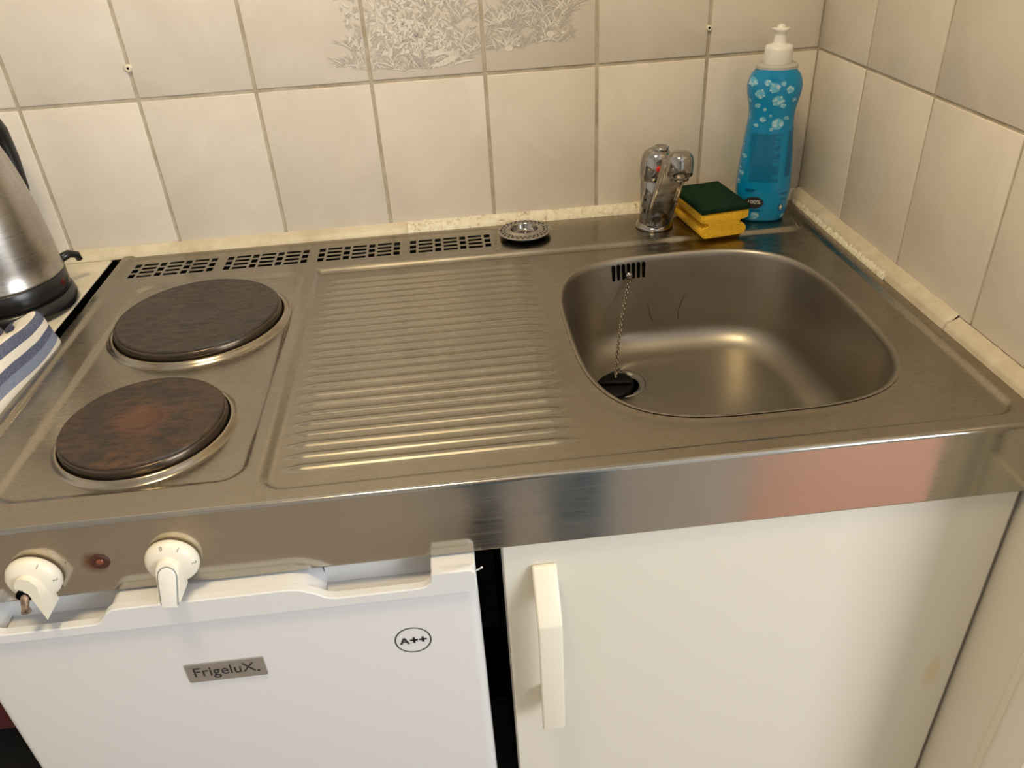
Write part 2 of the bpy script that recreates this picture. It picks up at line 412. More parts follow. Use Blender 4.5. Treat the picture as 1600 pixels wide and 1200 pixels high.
# sealant along the tiles ------------------------------------------------
def caulk(name, p0, p1, out, prof, m, rough_amp, step=0.004, seed=1):
    rs = random.Random(seed); p0 = Vector(p0); p1 = Vector(p1); n = max(2, int((p1 - p0).length / step)); out = Vector(out)
    b = bmesh.new(); rings = []
    for i in range(n + 1):
        p = p0.lerp(p1, i / n)
        rings.append([b.verts.new(p + out * (d + (rs.gauss(0, rough_amp) if 0 < j < len(prof) - 1 else 0)) + Vector((0, 0, z + (rs.gauss(0, rough_amp) if 0 < j else 0)))) for j, (d, z) in enumerate(prof)])
    for a, c in zip(rings[:-1], rings[1:]):
        for k in range(len(prof) - 1): b.faces.new((a[k], a[k + 1], c[k + 1], c[k]))
    b.faces.new(rings[0]); b.faces.new(rings[-1][::-1])
    return struct(name, b, m, smooth=True)
zc = D + 0.0
pf = [(0.016, -0.001), (0.014, 0.004), (0.010, 0.0075), (0.005, 0.0105), (0.0, 0.0125)]
caulk('trim_1', (-1.24, 0, zc), (-0.592, 0, zc), (0, -1, 0), pf, m_caulk, 0.00012, seed=2)
caulk('trim_2', (-0.592, 0, zc), (-0.004, 0, zc), (0, -1, 0), [(0.015, -0.001), (0.0135, 0.0035), (0.010, 0.0075), (0.0055, 0.0095), (0.0, 0.0125)], m_flake, 0.0007, 0.003, 3)
pr = [(0.016, -0.001), (0.0145, 0.006), (0.0135, 0.0095), (0.006, 0.012), (0.0, 0.0155)]
caulk('trim_3', (0, -0.425, zc), (0, -0.002, zc), (-1, 0, 0), pr, m_strip, 0.00035, 0.004, 5)
caulk('trim_5', (0, -0.66, zc - .002), (0, -0.4265, zc - .002), (-1, 0, 0), pr, m_strip, 0.00025, 0.004, 6)
caulk('trim_6', (-0.0125, -0.30, zc), (-0.0125, -0.02, zc), (-1, 0, 0), [(0.0055, -0.001), (0.005, 0.002), (0.003, 0.0055), (0.0, 0.008)], m_flake, 0.0009, 0.003, 8)

# screw plugs left in two tile joints
for (x, z), lab in (((-0.921, 0.040), 'small white wall plug in the tile joint above the hotplates'), ((-0.157, 0.037), 'small white wall plug in the tile joint left of the blue bottle')):
    r = 0.0048 if x < -.5 else 0.0036
    b = lathe([(0.0, 0.0008), (0.0014, 0.0008), (0.0016, 0.0022), (r * .9, 0.0022), (r, 0.001), (r, -0.004)], 20)
    xf(b, Matrix.Translation((x, -0.0005, R(z))) @ Matrix.Rotation(PI / 2, 4, 'X'))
    o = thing('wall_plug', lab, 'wall plug', (x, 0, R(z)))
    obj('collar', b, m_flake, o, smooth=True)
    b = lathe([(0.0, 0.0), (0.0015, 0.0), (0.0015, 0.001), (0.0, 0.001)], 12); xf(b, Matrix.Translation((x, -0.0014, R(z))) @ Matrix.Rotation(PI / 2, 4, 'X'))
    obj('screw_hole', b, m_void, o)

# foliage print on the picture tiles -------------------------------------
def clip_rect(poly, x0, x1, z0, z1):
    def cl(ps, f, inter):
        out = []
        for i in range(len(ps)):
            a, b = ps[i - 1], ps[i]; fa, fb = f(a), f(b)
            if fb >= 0:
                if fa < 0: out.append(inter(a, b, fa, fb))
                out.append(b)
            elif fa >= 0: out.append(inter(a, b, fa, fb))
        return out
    it = lambda a, b, fa, fb: (a[0] + (b[0] - a[0]) * fa / (fa - fb), a[1] + (b[1] - a[1]) * fa / (fa - fb))
    for f in (lambda p: p[0] - x0, lambda p: x1 - p[0], lambda p: p[1] - z0, lambda p: z1 - p[1]):
        if not poly: return []
        poly = cl(poly, f, it)
    return poly
rp = random.Random(11)
strokes = []     # (polygon in x,z ; colour index 0 lavender 1 taupe 2 ivory)
def blade(x, z, ang, ln, w, bend, ci):
    L = []; Rr = []; px, pz, a = x, z, ang; n = 4
    for i in range(n + 1):
        t = i / n; ww = w * math.sin(PI * (0.12 + 0.88 * t)) * 0.5 + 0.00005
        L.append((px - ww * math.sin(a), pz + ww * math.cos(a))); Rr.append((px + ww * math.sin(a), pz - ww * math.cos(a)))
        px += ln / n * math.cos(a); pz += ln / n * math.sin(a); a += bend / n
    strokes.append((L + Rr[::-1], ci))
def tuft(x, z, n, ln, spread, w=0.0016, cols=(0, 1, 2)):
    for _ in range(n):
        a = PI / 2 + rp.uniform(-spread, spread); s = 1 if a < PI / 2 else -1
        blade(x + rp.uniform(-.006, .006), z + rp.uniform(-.001, .003), a, ln * rp.uniform(.5, 1.1), w * rp.uniform(.5, 1.2), -s * rp.uniform(.2, 1.0), rp.choice(cols))
def base_z(x):   # lower outline of the painted ground
    t = (x + 0.657) / (0.657 - 0.333)
    return 0.022 - 0.012 * math.sin(min(1, t * 1.7) * PI) + 0.022 * max(0, t - .45)
for _ in range(1000):      # leafy bush
    x = rp.gauss(-0.565, .045); z = rp.uniform(0.030, 0.16)
    if abs(x + .565) > .065 + .2 * (z - .03) * (1 if x < -.565 else .6): continue
    a = rp.uniform(0, 2 * PI); blade(x, z, a, rp.uniform(.005, .012), rp.uniform(.0016, .0036), rp.uniform(-.6, .6), rp.choice((0, 1, 1, 2, 2)))
for _ in range(46):
    x = rp.uniform(-.645, -.345); tuft(x, base_z(x) + rp.uniform(.004, .040), 11, .026, 1.15, .0014, (0, 1, 1, 2))
for _ in range(26):
    x = rp.uniform(-.50, -.35); tuft(x, base_z(x) + rp.uniform(.03, .10), 12, .026, 1.1, .0013, (0, 1, 1, 2))
for x in np.linspace(-.650, -.345, 34): tuft(x, base_z(x) + rp.uniform(0, .006), 9, .022, 1.25, .0013, (0, 1, 1, 2))
for (x, z) in ((-.50, .085), (-.42, .095), (-.39, .07), (-.44, .06), (-.485, .10), (-.36, .085), (-.40, .12), (-.46, .14)): tuft(x, z, 26, .030, 1.0, .0018, (0, 1, 2, 0))
for _ in range(16): blade(rp.uniform(-.545, -.50), rp.uniform(.012, .03), rp.uniform(.2, .9), rp.uniform(.018, .034), .003, rp.uniform(-.7, .3), 2)
for (x, z, s) in ((-.428, .030, .010), (-.415, .033, .004), (-.372, .044, .010), (-.383, .041, .004), (-.355, .045, .005)):
    strokes.append(([(x + s * .55 * math.cos(t), z + s * .38 * math.sin(t)) for t in np.linspace(0, 2 * PI, 14)[:-1]], 2))
for row in (1, 2):
    for k in (1, 2, 3):
        tl = tiles_back[(row, k)]; x1 = XC - k * PITCH - G - .0012; x0 = x1 - PITCH + 2 * G + .0024
        z0 = R(0) + (row - 1) * VP + G + .001; z1 = z0 + VP - 2 * G - .002
        for ci, m, nm in ((0, m_print_l, 'lavender_print'), (1, m_print_d, 'taupe_print'), (2, m_print_w, 'ivory_print')):
            vs = []; fs = []
            for si, (poly, c) in enumerate(strokes):
                if c != ci: continue
                cp = clip_rect([(px, pz + R(0)) for px, pz in poly], x0, x1, z0, z1)
                if len(cp) < 3: continue
                o0 = len(vs); dy = -0.00045 - 0.00009 * ci - 0.00008 * (si % 7) / 7
                vs += [(px, dy, pz) for px, pz in cp]; fs.append(list(range(o0, o0 + len(cp))))
            if vs:
                o = obj('painted_foliage', (vs, fs), m, wall_b); o['kind'] = 'stuff'
                o.parent = tl; o.matrix_parent_inverse = Matrix.Identity(4); o.location = -Vector(tl.location); o.rotation_euler = (0, 0, 0)

# ================================================================== WORKTOP
XL, XR, YF, YB = -1.0, -0.012, -0.600, -0.010
wt = thing('steel_worktop', 'stainless steel kitchen worktop with two hotplates, ribbed drainer and sink bowl', 'worktop', (-0.506, -0.3, D))
BC = (-0.2385, -0.342); BA = (0.1660, 0.1890); BN = 3.3
def sd_rr(x, y, x0, x1, y0, y1, r):
    qx = np.abs(x - (x0 + x1) / 2) - (x1 - x0) / 2 + r; qy = np.abs(y - (y0 + y1) / 2) - (y1 - y0) / 2 + r
    return np.hypot(np.maximum(qx, 0), np.maximum(qy, 0)) + np.minimum(np.maximum(qx, qy), 0) - r
def sst(d, w):   # 1 inside, 0 outside, smooth over w
    t = np.clip(0.5 - d / w, 0, 1); return t * t * (3 - 2 * t)
REC = 0.0055
RIBS = [-0.547 + 0.01725 * i for i in range(24)]
def height(x, y):
    h = np.zeros_like(x)
    hob = sd_rr(x, y, -0.946, -0.731, -0.560, -0.121, 0.022); h -= 0.0032 * sst(hob, 0.007)
    drn = sd_rr(x, y, -0.712, -0.030, -0.578, -0.024, 0.020)
    plat = sd_rr(x, y, -1.3, -0.040, -0.117, 0.30, 0.018)
    rec = np.maximum(drn, -plat)
    h -= REC * sst(rec, 0.009)
    vent = sd_rr(x, y, -0.988, -0.462, -0.104, -0.024, 0.014); h -= 0.0012 * sst(vent, 0.004)
    h += 0.0022 * sst(x - (-0.9845), 0.006)
    for yr in RIBS:
        m = np.abs(y - yr) < 0.008
        xl, xr = -0.702, -0.4295
        tap = np.clip(np.minimum(x - xl, xr - x) / 0.020, 0, 1); tap = np.sqrt(tap) * (0.6 + 0.4 * tap)
        wr = 0.0064 * (0.25 + 0.75 * tap) + 1e-9
        u = np.clip(np.abs(y - yr) / wr, 0, 1)
        h += np.where(m, 0.00255 * tap * (0.5 + 0.5 * np.cos(PI * u)), 0)
    # gentle pull of the sheet towards the bowl
    e = (np.abs((x - BC[0]) / (BA[0] + .012)) ** BN + np.abs((y - BC[1]) / (BA[1] + .012)) ** BN) ** (1 / BN)
    h -= 0.0012 * np.clip(1 - (e - 1) / 0.10, 0, 1) ** 2
    return h
vent_x = [(-0.9735 + 0.1285 * i, -0.9735 + 0.1285 * i + 0.1146) for i in range(4)]
VY0, VY1 = -0.0885, -0.0420
def axis(a, b, step, forced):
    v = [x for x in np.linspace(a, b, int((b - a) / step) + 1) if all(abs(x - f) > step * .45 for f in forced)]
    return np.array(sorted(v + list(forced)))
xs = axis(XL + .003, XR, 0.0024, [p for q_ in vent_x for p in q_])
ys = axis(YF + .004, YB, 0.0015, [VY0, VY1])
X, Y = np.meshgrid(xs, ys, indexing='ij')
def ell(x, y): return (np.abs((x - BC[0]) / BA[0]) ** BN + np.abs((y - BC[1]) / BA[1]) ** BN) ** (1 / BN)
cx = (X[:-1, :-1] + X[1:, 1:]) / 2; cy = (Y[:-1, :-1] + Y[1:, 1:]) / 2
keep = ell(cx, cy) > 1.0
for a, b_ in vent_x: keep &= ~((cx > a) & (cx < b_) & (cy > VY0) & (cy < VY1))
# snap the vertices along the cut to the outline of the bowl
inside = ell(cx, cy) <= 1.0
touch = np.zeros(X.shape, bool)
for di in (0, 1):
    for dj in (0, 1):
        touch[di:di + inside.shape[0], dj:dj + inside.shape[1]] |= inside
kv = np.zeros(X.shape, bool)
for di in (0, 1):
    for dj in (0, 1):
        kv[di:di + keep.shape[0], dj:dj + keep.shape[1]] |= keep
snap = touch & kv
E_ = ell(X, Y)
X = np.where(snap, BC[0] + (X - BC[0]) / E_, X); Y = np.where(snap, BC[1] + (Y - BC[1]) / E_, Y)
Hh = height(X, Y)
idx = -np.ones(X.shape, int); idx[kv] = np.arange(kv.sum())
vs = np.stack([X[kv], Y[kv], D + Hh[kv]], 1)
I, J = np.nonzero(keep)
fs = np.stack([idx[I, J], idx[I + 1, J], idx[I + 1, J + 1], idx[I, J + 1]], 1)
obj('top_sheet', (vs.tolist(), fs.tolist()), m_sheet, wt, smooth=True)
# apron: rolled front edge, face and return
pr = [(YF + .004, 0.0)] + [(YF + .004 - .004 * math.sin(a), -.004 + .004 * math.cos(a)) for a in np.linspace(0.3, PI / 2, 5)] + [(YF, -.0046), (YF, -.040), (YF, -.0775), (YF, -.0785), (YF + .0015, -.0800), (YF + .0025, -.0800), (YF + .012, -.0800)]
b = bmesh.new(); nx = 60; rings = []
for i in range(nx + 1):
    x = XL + .003 + (XR - XL - .003) * i / nx
    rings.append([b.verts.new((x, y, D + z)) for y, z in pr])
for a, c in zip(rings[:-1], rings[1:]):
    for k in range(len(pr) - 1): b.faces.new((a[k], a[k + 1], c[k + 1], c[k]))
obj('apron', b, m_apron, wt, angle=50)
# left end flange with its own small roll
pl = [(XL + .003, .0022), (XL + .001, .0016), (XL, 0.0), (XL, -.030), (XL + .004, -.031)]
b = bmesh.new(); r0 = [b.verts.new((x, YF + .004, D + z)) for x, z in pl]; r1 = [b.verts.new((x, YB, D + z)) for x, z in pl]
for k in range(len(pl) - 1): b.faces.new((r0[k], r0[k + 1], r1[k + 1], r1[k]))
b.faces.new([b.verts.new(p) for p in ((XL, YF + .004, D), (XL + .003, YF + .004, D + .0022), (XL + .003, YF, D - .004), (XL + .003, YF, D - .08), (XL, YF + .002, D - .08), (XL, YF + .002, D - .004))])
obj('side_flange', b, m_sheet, wt)
# dark underside so that the vents and drains look into a closed box
obj('underside', box(XL + .006, -0.43, YF + .012, YB, D - .079, D - .050), m_void, wt)
# vent grilles with real slots
def grille(x0):
    cols = []; x = x0
    for i in range(7):
        w = 0.0085 if i % 2 == 0 else 0.0195
        cols.append((x, x + w, i % 2)); x += w + 0.0036
    sq = [(VY0 + .0006 + k * .0167, VY0 + .0006 + k * .0167 + .0115) for k in range(3)]
    br = [(VY0 + .0006 + k * .01275, VY0 + .0006 + k * .01275 + .0068) for k in range(4)]
    bx = sorted({round(v, 6) for a, c, _ in cols for v in (a, c)} | {x0, x0 + .1146}); by = sorted({round(v, 6) for p in sq + br for v in p} | {VY0, VY1})
    b = bmesh.new(); V = {}
    def vv(i, j):
        if (i, j) not in V: V[(i, j)] = b.verts.new((bx[i], by[j], D - .0012))
        return V[(i, j)]
    for i in range(len(bx) - 1):
        for j in range(len(by) - 1):
            mx, my = (bx[i] + bx[i + 1]) / 2, (by[j] + by[j + 1]) / 2; hole = False
            for a, c, kk in cols:
                if a < mx < c and any(p < my < q_ for p, q_ in (br if kk else sq)): hole = True
            if not hole and bx[i + 1] - bx[i] > 1e-6 and by[j + 1] - by[j] > 1e-6: b.faces.new((vv(i, j), vv(i + 1, j), vv(i + 1, j + 1), vv(i, j + 1)))
    ret = bmesh.ops.extrude_face_region(b, geom=b.faces[:]); bmesh.ops.translate(b, verts=[v for v in ret['geom'] if isinstance(v, bmesh.types.BMVert)], vec=(0, 0, -.0015))
    return b
for a, _ in vent_x: obj('vent_grille', grille(a), m_sheet, wt)
obj('vent_duct', box(-0.985, -0.462, -0.100, -0.030, D - .045, D - .012), m_void, wt)

# bowl ---------------------------------------------------------------
DR = (-0.325, -0.252); DRr = 0.0335
b = bmesh.new(); NS = 128; rings = []
def ring_se(off, z):
    out = []
    for k in range(NS):
        t = 2 * PI * k / NS; c, s = math.cos(t), math.sin(t); ax, ay = BA[0] - off, BA[1] - off
        r = (abs(c) ** BN + abs(s) ** BN) ** (-1 / BN)
        out.append(Vector((BC[0] + ax * r * c, BC[1] + ay * r * s, D + z)))
    return out
zr = -REC - .0012
lev = [(-0.0035, zr + .0007), (-0.0015, zr + .0010), (0.0, zr + .0002), (0.0016, zr - .0012), (0.0026, zr - .004), (0.0032, zr - .008)]
for k in range(1, 9): lev.append((0.0032 + 0.0115 * k / 8, zr - .008 - .088 * k / 8))
fr = 0.036; o0, z0 = lev[-1]
for k in range(1, 11):
    a = PI / 2 * k / 10; lev.append((o0 + fr * (1 - math.cos(a)), z0 - fr * math.sin(a)))
zfloor = lev[-1][1]
R3 = [ring_se(*l_) for l_ in lev]
last = R3[-1]
for k in range(1, 9):
    f = k / 8
    rg = []
    for i in range(NS):
        d = last[i] - Vector((*DR, 0)); ang = math.atan2(d.y, d.x)
        q_ = Vector((DR[0] + DRr * math.cos(ang), DR[1] + DRr * math.sin(ang), D + zfloor - .004))
        p = last[i].lerp(q_, f); p.z = D + zfloor - .004 * (1 - (1 - f) ** 2) ; rg.append(p)
    R3.append(rg)
V = [[b.verts.new(p) for p in rg] for rg in R3]
for a, c in zip(V[:-1], V[1:]):
    for k in range(NS): b.faces.new((a[k], a[(k + 1) % NS], c[(k + 1) % NS], c[k]))
bowl = obj('sink_bowl', b, m_bowl, wt, smooth=True)
bowl['label'] = 'deep rounded stainless steel sink bowl'
DZ = D + zfloor - .004
b = lathe([(DRr + .001, 0.0004), (DRr, 0.0014), (DRr - .002, 0.0016), (DRr - .004, .0010), (.0265, -.0004), (.0250, -.0016), (.0240, -.005), (.0235, -.03), (0, -.03)], 48, (*DR, DZ))
drain = obj('drain_fitting', b, m_chrome, bowl, smooth=True)
# overflow slots on the back wall of the bowl
sb = None
for k in range(7):
    x = -0.3165 + 0.00700 * k
    f = (abs((x - BC[0]) / (BA[0] - .005)) ** BN); yb = BC[1] + (BA[1] - .0042) * (1 - f) ** (1 / BN)
    pts = rrect(x - .0019, x + .0019, R(-0.2455), R(-0.2235), .0018, 4)
    o = obj('overflow_slot', prism(pts, 'y', yb - .0012 - .001, yb + .006), m_void, bowl)
    o.rotation_euler = (0, 0, 0)
# scratches / scuffs on the back wall of the bowl: thin dark marks
def bowl_back(x, z, eps=.0006):
    t = np.clip((zr - .008 - (z - D)) / .088, 0, 1); off = .0032 + .0115 * t
    f = abs((x - BC[0]) / (BA[0] - off)) ** BN
    return BC[1] + (BA[1] - off) * (1 - f) ** (1 / BN) - eps

for pth in ([(-.269, -.284), (-.266, -.296), (-.262, -.308), (-.258, -.318)], [(-.2145, -.273), (-.221, -.285), (-.2255, -.300), (-.2245, -.318)]):
    vs = []; fs = []
    for k, (x, z) in enumerate(pth):
        w_ = .0007 if k in (1, 2) else .00025
        for sx in (-1, 1): vs.append((x + sx * w_, bowl_back(x + sx * w_, R(z), .0004), R(z)))
    for k in range(len(pth) - 1): fs.append((2 * k, 2 * k + 1, 2 * k + 3, 2 * k + 2))
    obj('scuff_mark', (vs, fs), m_carc, bowl)
# hotplates ------------------------------------------------------------
def hotplate(c, r, miron, lab):
    zb = D - .0032
    top = 0.0165
    prof = [(0.0, top - .0034), (r * .20, top - .0032), (r * .235, top - .0012), (r * .26, top - .0006)]
    for k in range(12):
        rr = r * (.30 + .054 * k); prof += [(rr, top - .0004), (rr + r * .025, top - .0008)]
    prof += [(r * .935, top - .0006), (r * .955, top - .0003), (r * .972, top - .0012), (r * .976, top - .0030)]
    disc = obj('hotplate', lathe(prof, 80, (*c, zb)), miron, wt, smooth=True); disc['label'] = lab
    obj('rim_band', lathe([(r * .970, top - .0034), (r * .985, top - .0030), (r * .998, top - .0040), (r * 1.004, top - .0065), (r * 1.006, .0050), (r * 1.000, .0036), (r * .992, .0030)], 80, (*c, zb)), m_ironside, disc, smooth=True)
    obj('spill_ring', lathe([(r * .990, .0022), (r * 1.012, .0030), (r * 1.022, .0052), (r * 1.040, .0060), (r * 1.062, .0050), (r * 1.082, .0026), (r * 1.100, .0008), (r * 1.115, .0001)], 80, (*c, zb)), m_ring, disc, smooth=True)
hotplate(HOT_R, 0.0965, m_iron_r, 'large dark grey-brown iron hotplate at the back')
hotplate(HOT_F, 0.0775, m_iron_f, 'smaller rust-brown iron hotplate at the front')

# knobs ----------------------------------------------------------------
def knob(cx, cz, broken):
    lab = 'ivory control knob with its pointer grip broken off' if broken else 'ivory control knob with a grey-lined pointer grip'
    M = Matrix.Translation((cx, YF, cz)) @ Matrix.Rotation(PI / 2, 4, 'X')    # local z -> -y (towards the viewer), local y -> +z
    r = .0225
    b = lathe([(0.0, .0135), (r * .55, .0135), (r * .80, .0115), (r * .95, .0085), (r, .0055), (r * .995, .0022), (r * .96, .0015), (r * .5, .0015)], 56)
    body = obj('control_knob', xf(b, M), m_knob, wt, smooth=True); body['label'] = lab
    def stadium(w, y0, y1, n=10):
        p = [(w * math.cos(t), y1 - w + w * math.sin(t)) for t in np.linspace(0, PI, n)] + [(-w * .86, y0), (w * .86, y0)]
        return p
    if not broken:
        # wedge grip rising from the centre and running out over the lower edge
        def grip(w, ytop, ybot, ztop0, ztop1, zb, bev):
            pts = stadium(w, ybot, ytop, 12); bb = bmesh.new()
            lo = [bb.verts.new((x, y, zb)) for x, y in pts]
            up = [bb.verts.new((x * .90, y, ztop0 + (ztop1 - ztop0) * (ytop - y) / (ytop - ybot))) for x, y in pts]
            bb.faces.new(up); bb.faces.new(lo[::-1]); n = len(pts)
            for i in range(n): bb.faces.new((lo[i], lo[(i + 1) % n], up[(i + 1) % n], up[i]))
            bmesh.ops.recalc_face_normals(bb, faces=bb.faces[:])
            bmesh.ops.bevel(bb, geom=[e for e in bb.edges if all(v in up for v in e.verts)], offset=bev, segments=2, profile=.5, affect='EDGES')
            return bb
        T = Matrix.Rotation(math.radians(-6), 4, 'Z')
        obj('grip', xf(grip(.0108, .0125, -.0250, .0180, .0300, .006, .0018), M @ T), m_knob, body, angle=40)
        obj('grey_inlay', xf(grip(.0094, .0085, -.0262, .0195, .0312, .010, .0008), M @ T), m_knobgrey, body, angle=40)
        obj('white_inlay', xf(grip(.0082, .0072, -.0275, .0208, .0325, .010, .0012), M @ T), m_knobcap, body, angle=40)
    else:
        # jagged remains: one wall of the grip still standing, hub hollow, rusty shaft showing
        def wall(pts, z0, zt):
            bb = bmesh.new(); lo = [bb.verts.new((x, y, z0)) for x, y in pts]; up = [bb.verts.new((x * .95, y, zz)) for (x, y), zz in zip(pts, zt)]
            bb.faces.new(up); bb.faces.new(lo[::-1]); n = len(pts)
            for i in range(n): bb.faces.new((lo[i], lo[(i + 1) % n], up[(i + 1) % n], up[i]))
            return bb
        T = Matrix.Rotation(math.radians(6), 4, 'Z')
        pts = [(-.0108, -.004), (-.0104, .0045), (-.0065, .0105), (0, .0128), (.0065, .0105), (.0108, .004), (.0112, -.010), (.0098, -.0265), (.0088, -.0262), (.0030, -.0080), (.0010, -.0020), (-.0040, .0005)]
        zt = [.0165, .0175, .0180, .0182, .0190, .0205, .0255, .0300, .0290, .0235, .0215, .0185]
        obj('broken_grip', xf(wall(pts, .006, zt), M @ T), m_knob, body, angle=40)
        cav = [(-.0072 + .0078 * math.cos(t), -.0045 + .0060 * math.sin(t)) for t in np.linspace(0, 2 * PI, 18)[:-1]]
        obj('hollow', xf(prism([(x + .0035, y) for x, y in cav], 'z', .0130, .0200), M @ T), m_void, body)
        sh = tube([(-.0035, -.002, .012), (-.0040, -.008, .021), (-.0048, -.0145, .024), (-.0052, -.0185, .0245)], [.0034, .0036, .0030, .0042], 10)
        obj('shaft', xf(sh, M), m_rust, body, smooth=True)
    for ch, a in (('0', 8), ('1', -32), ('2', -88)):
        if broken and ch == '0': continue
        tb = text_mesh(ch, .0056, .0001)
        th = math.radians(90 + a); rr = r * .885
        Mt = M @ Matrix.Translation((rr * math.cos(th), rr * math.sin(th), .01035)) @ Matrix.Rotation(th - PI / 2, 4, 'Z') @ Matrix.Rotation(math.radians(-34), 4, 'X')
        obj('dial_number', xf(tb, Mt), m_knobgrey, body)
knob(-0.7925, R(-0.2575), False)
knob(-0.9090, R(-0.2600), True)
pm = Matrix.Translation((-0.8535, YF, R(-0.2535))) @ Matrix.Rotation(PI / 2, 4, 'X')
b = lathe([(0.0036, .0008), (.0050, .0018), (.0072, .0014), (.0082, .0002)], 28)
pil = obj('pilot_lamp', xf(b, pm), m_rustring, wt, smooth=True); pil['label'] = 'rusty amber pilot lamp between the knobs'
obj('lens', xf(lathe([(0, .0024), (.0020, .0021), (.0034, .0010), (.0038, .0002)], 24), pm), m_amber, pil, smooth=True)

# ================================================================== SINK THINGS
# plug on its chain
plug = thing('sink_plug', 'black rubber sink plug lying askew over the drain on a metal chain', 'sink plug', (DR[0], DR[1], DZ))
Mp = Matrix.Translation((DR[0] - .0085, DR[1] - .0125, DZ + .0020)) @ Euler((math.radians(8), math.radians(-9), 0)).to_matrix().to_4x4()
obj('stopper', xf(lathe([(0, .0075), (.016, .0078), (.0225, .0070), (.0245, .0050), (.0240, .0020), (.0215, -.004), (.0195, -.009), (0, -.009)], 40), Mp), m_rubber, plug, smooth=True)
Mg = Mp @ Matrix.Rotation(math.radians(-18), 4, 'Z')
obj('grip_bar', xf(box(-.022, .022, -.0035, .0035, .0070, .0125, .0018, 2), Mg), m_rubber, plug, smooth=True)
hz = R(-0.2385); hook = Vector((-0.2960, bowl_back(-0.2960, hz) - .004, hz))
hb = lathe([(0, .0050), (.003, .0046), (.0052, .0026), (.0058, 0.0), (.0050, -.0024), (.003, -.004), (0, -.005)], 24)
obj('chain_knob', xf(hb, Matrix.Translation(hook) @ Matrix.Rotation(PI / 2, 4, 'X')), m_chrome, plug, smooth=True)
cb = bmesh.new()
pa = hook + Vector((0, -.003, -.006)); pb = Mp @ Vector((.003, .006, .0115))
nl = 36
for i in range(nl):
    f = (i + .5) / nl; p = pa.lerp(pb, f); sag = math.sin(PI * f) * .006; p += Vector((-sag * .5, sag * .9 - .004 * math.sin(PI * f), -sag * .2))
    t = (pb - pa).normalized(); b2 = bmesh.new(); ln = (pb - pa).length / nl
    seg = 8; ct = 5; RM, rm = ln * .72, .0011
    rg = []
    for a in range(seg):
        th = 2 * PI * a / seg; c = Vector((RM * math.cos(th), RM * .62 * math.sin(th), 0)); nrm = Vector((math.cos(th), math.sin(th), 0))
        rg.append([b2.verts.new(c + rm * (math.cos(2 * PI * k / ct) * nrm + math.sin(2 * PI * k / ct) * Vector((0, 0, 1)))) for k in range(ct)])
    for a in range(seg):
        for k in range(ct): b2.faces.new((rg[a][k], rg[(a + 1) % seg][k], rg[(a + 1) % seg][(k + 1) % ct], rg[a][(k + 1) % ct]))
    q_ = t.to_track_quat('X', 'Z').to_matrix().to_4x4()
    xf(b2, Matrix.Translation(p) @ q_ @ Matrix.Rotation(PI / 2 * (i % 2) + .4, 4, 'X')); merge(cb, b2)
obj('chain', cb, m_chain, plug, smooth=True)

# strainer
sc = Vector((-0.4245, -0.060, D)); st = thing('sink_strainer', 'round perforated metal sink strainer resting beside the vent slots', 'strainer', sc)
b = bmesh.new(); NSg = 56; rad = [.0378, .0365, .0345, .0315, .0297, .0270, .0252, .0225, .0205]; zz_ = [.0075, .0082, .0084, .0084, .0084, .0085, .0086, .0098, .0106]
vr = [[b.verts.new((sc.x + r * math.cos(2 * PI * k / NSg), sc.y + r * math.sin(2 * PI * k / NSg), D + z)) for k in range(NSg)] for r, z in zip(rad, zz_)]
for i in range(len(rad) - 1):
    for k in range(NSg):
        if (i == 2 and k % 2 == 0) or (i == 4 and k % 2 == 1): continue
        b.faces.new((vr[i][k], vr[i][(k + 1) % NSg], vr[i + 1][(k + 1) % NSg], vr[i + 1][k]))
ret = bmesh.ops.extrude_face_region(b, geom=b.faces[:]); bmesh.ops.translate(b, verts=[v for v in ret['geom'] if isinstance(v, bmesh.types.BMVert)], vec=(0, 0, -.0008))
obj('flange', b, m_kettle, st)
obj('cup', lathe([(.0206, .0106), (.0198, .0104), (.0188, .0085), (.0178, .0035), (.0165, .0012), (.0100, .0006), (0, .0005)], 48, sc), m_chrome, st, smooth=True)
obj('under_rim_shade', lathe([(.0365, .0073), (.031, .0030), (.024, .0006), (.018, .0002)], 48, sc), m_void, st, smooth=True)  # black skirt paints the shadow gap below the flange
b = bmesh.new()
for rr, nh in ((.004, 6), (.008, 12), (.0122, 18)):
    for k in range(nh):
        a = 2 * PI * k / nh; lathe([(0, .0014), (.0008, .0014), (.0008, .0008)], 6, (sc.x + rr * math.cos(a), sc.y + rr * math.sin(a), D), b)
obj('cup_holes', b, m_void, st)['kind'] = 'stuff'

# faucet ---------------------------------------------------------------
fx, fy = -0.2385, -0.068
fa = thing('faucet', 'small chrome single-hole tap with slanted flat spout and red dot', 'faucet', (fx, fy, D))
obj('base_ring', lathe([(.0235, 0), (.0265, .0004), (.0268, .003), (.0250, .0048), (.0235, .0068), (.0215, .0078)], 48, (fx, fy, D)), m_chrome, fa, smooth=True)
obj('body', lathe([(.0215, .004), (.0212, .030), (.0209, .0315), (.0212, .033), (.0212, .068), (.0205, .0692), (.0205, .0700)], 48, (fx, fy, D)), m_chrome, fa, smooth=True)
lv = obj('lever_cap', lathe([(.0205, .0700), (.0222, .0706), (.0226, .080), (.0224, .090), (.0205, .1005), (.0165, .1075), (.0100, .1110), (.0, .1118)], 48, (fx, fy, D)), m_chrome, fa, smooth=True)
obj('lever_top', lathe([(.0105, .1098), (.0108, .1128), (.0090, .1142), (.0060, .1130), (0, .1122)], 28, (fx + .004, fy - .002, D)), m_chrome, lv, smooth=True)
dm = Matrix.Translation((fx - .0022, fy - .0224, D + .0885)) @ Matrix.Rotation(math.radians(-6), 4, 'Z') @ Matrix.Rotation(PI / 2, 4, 'X')
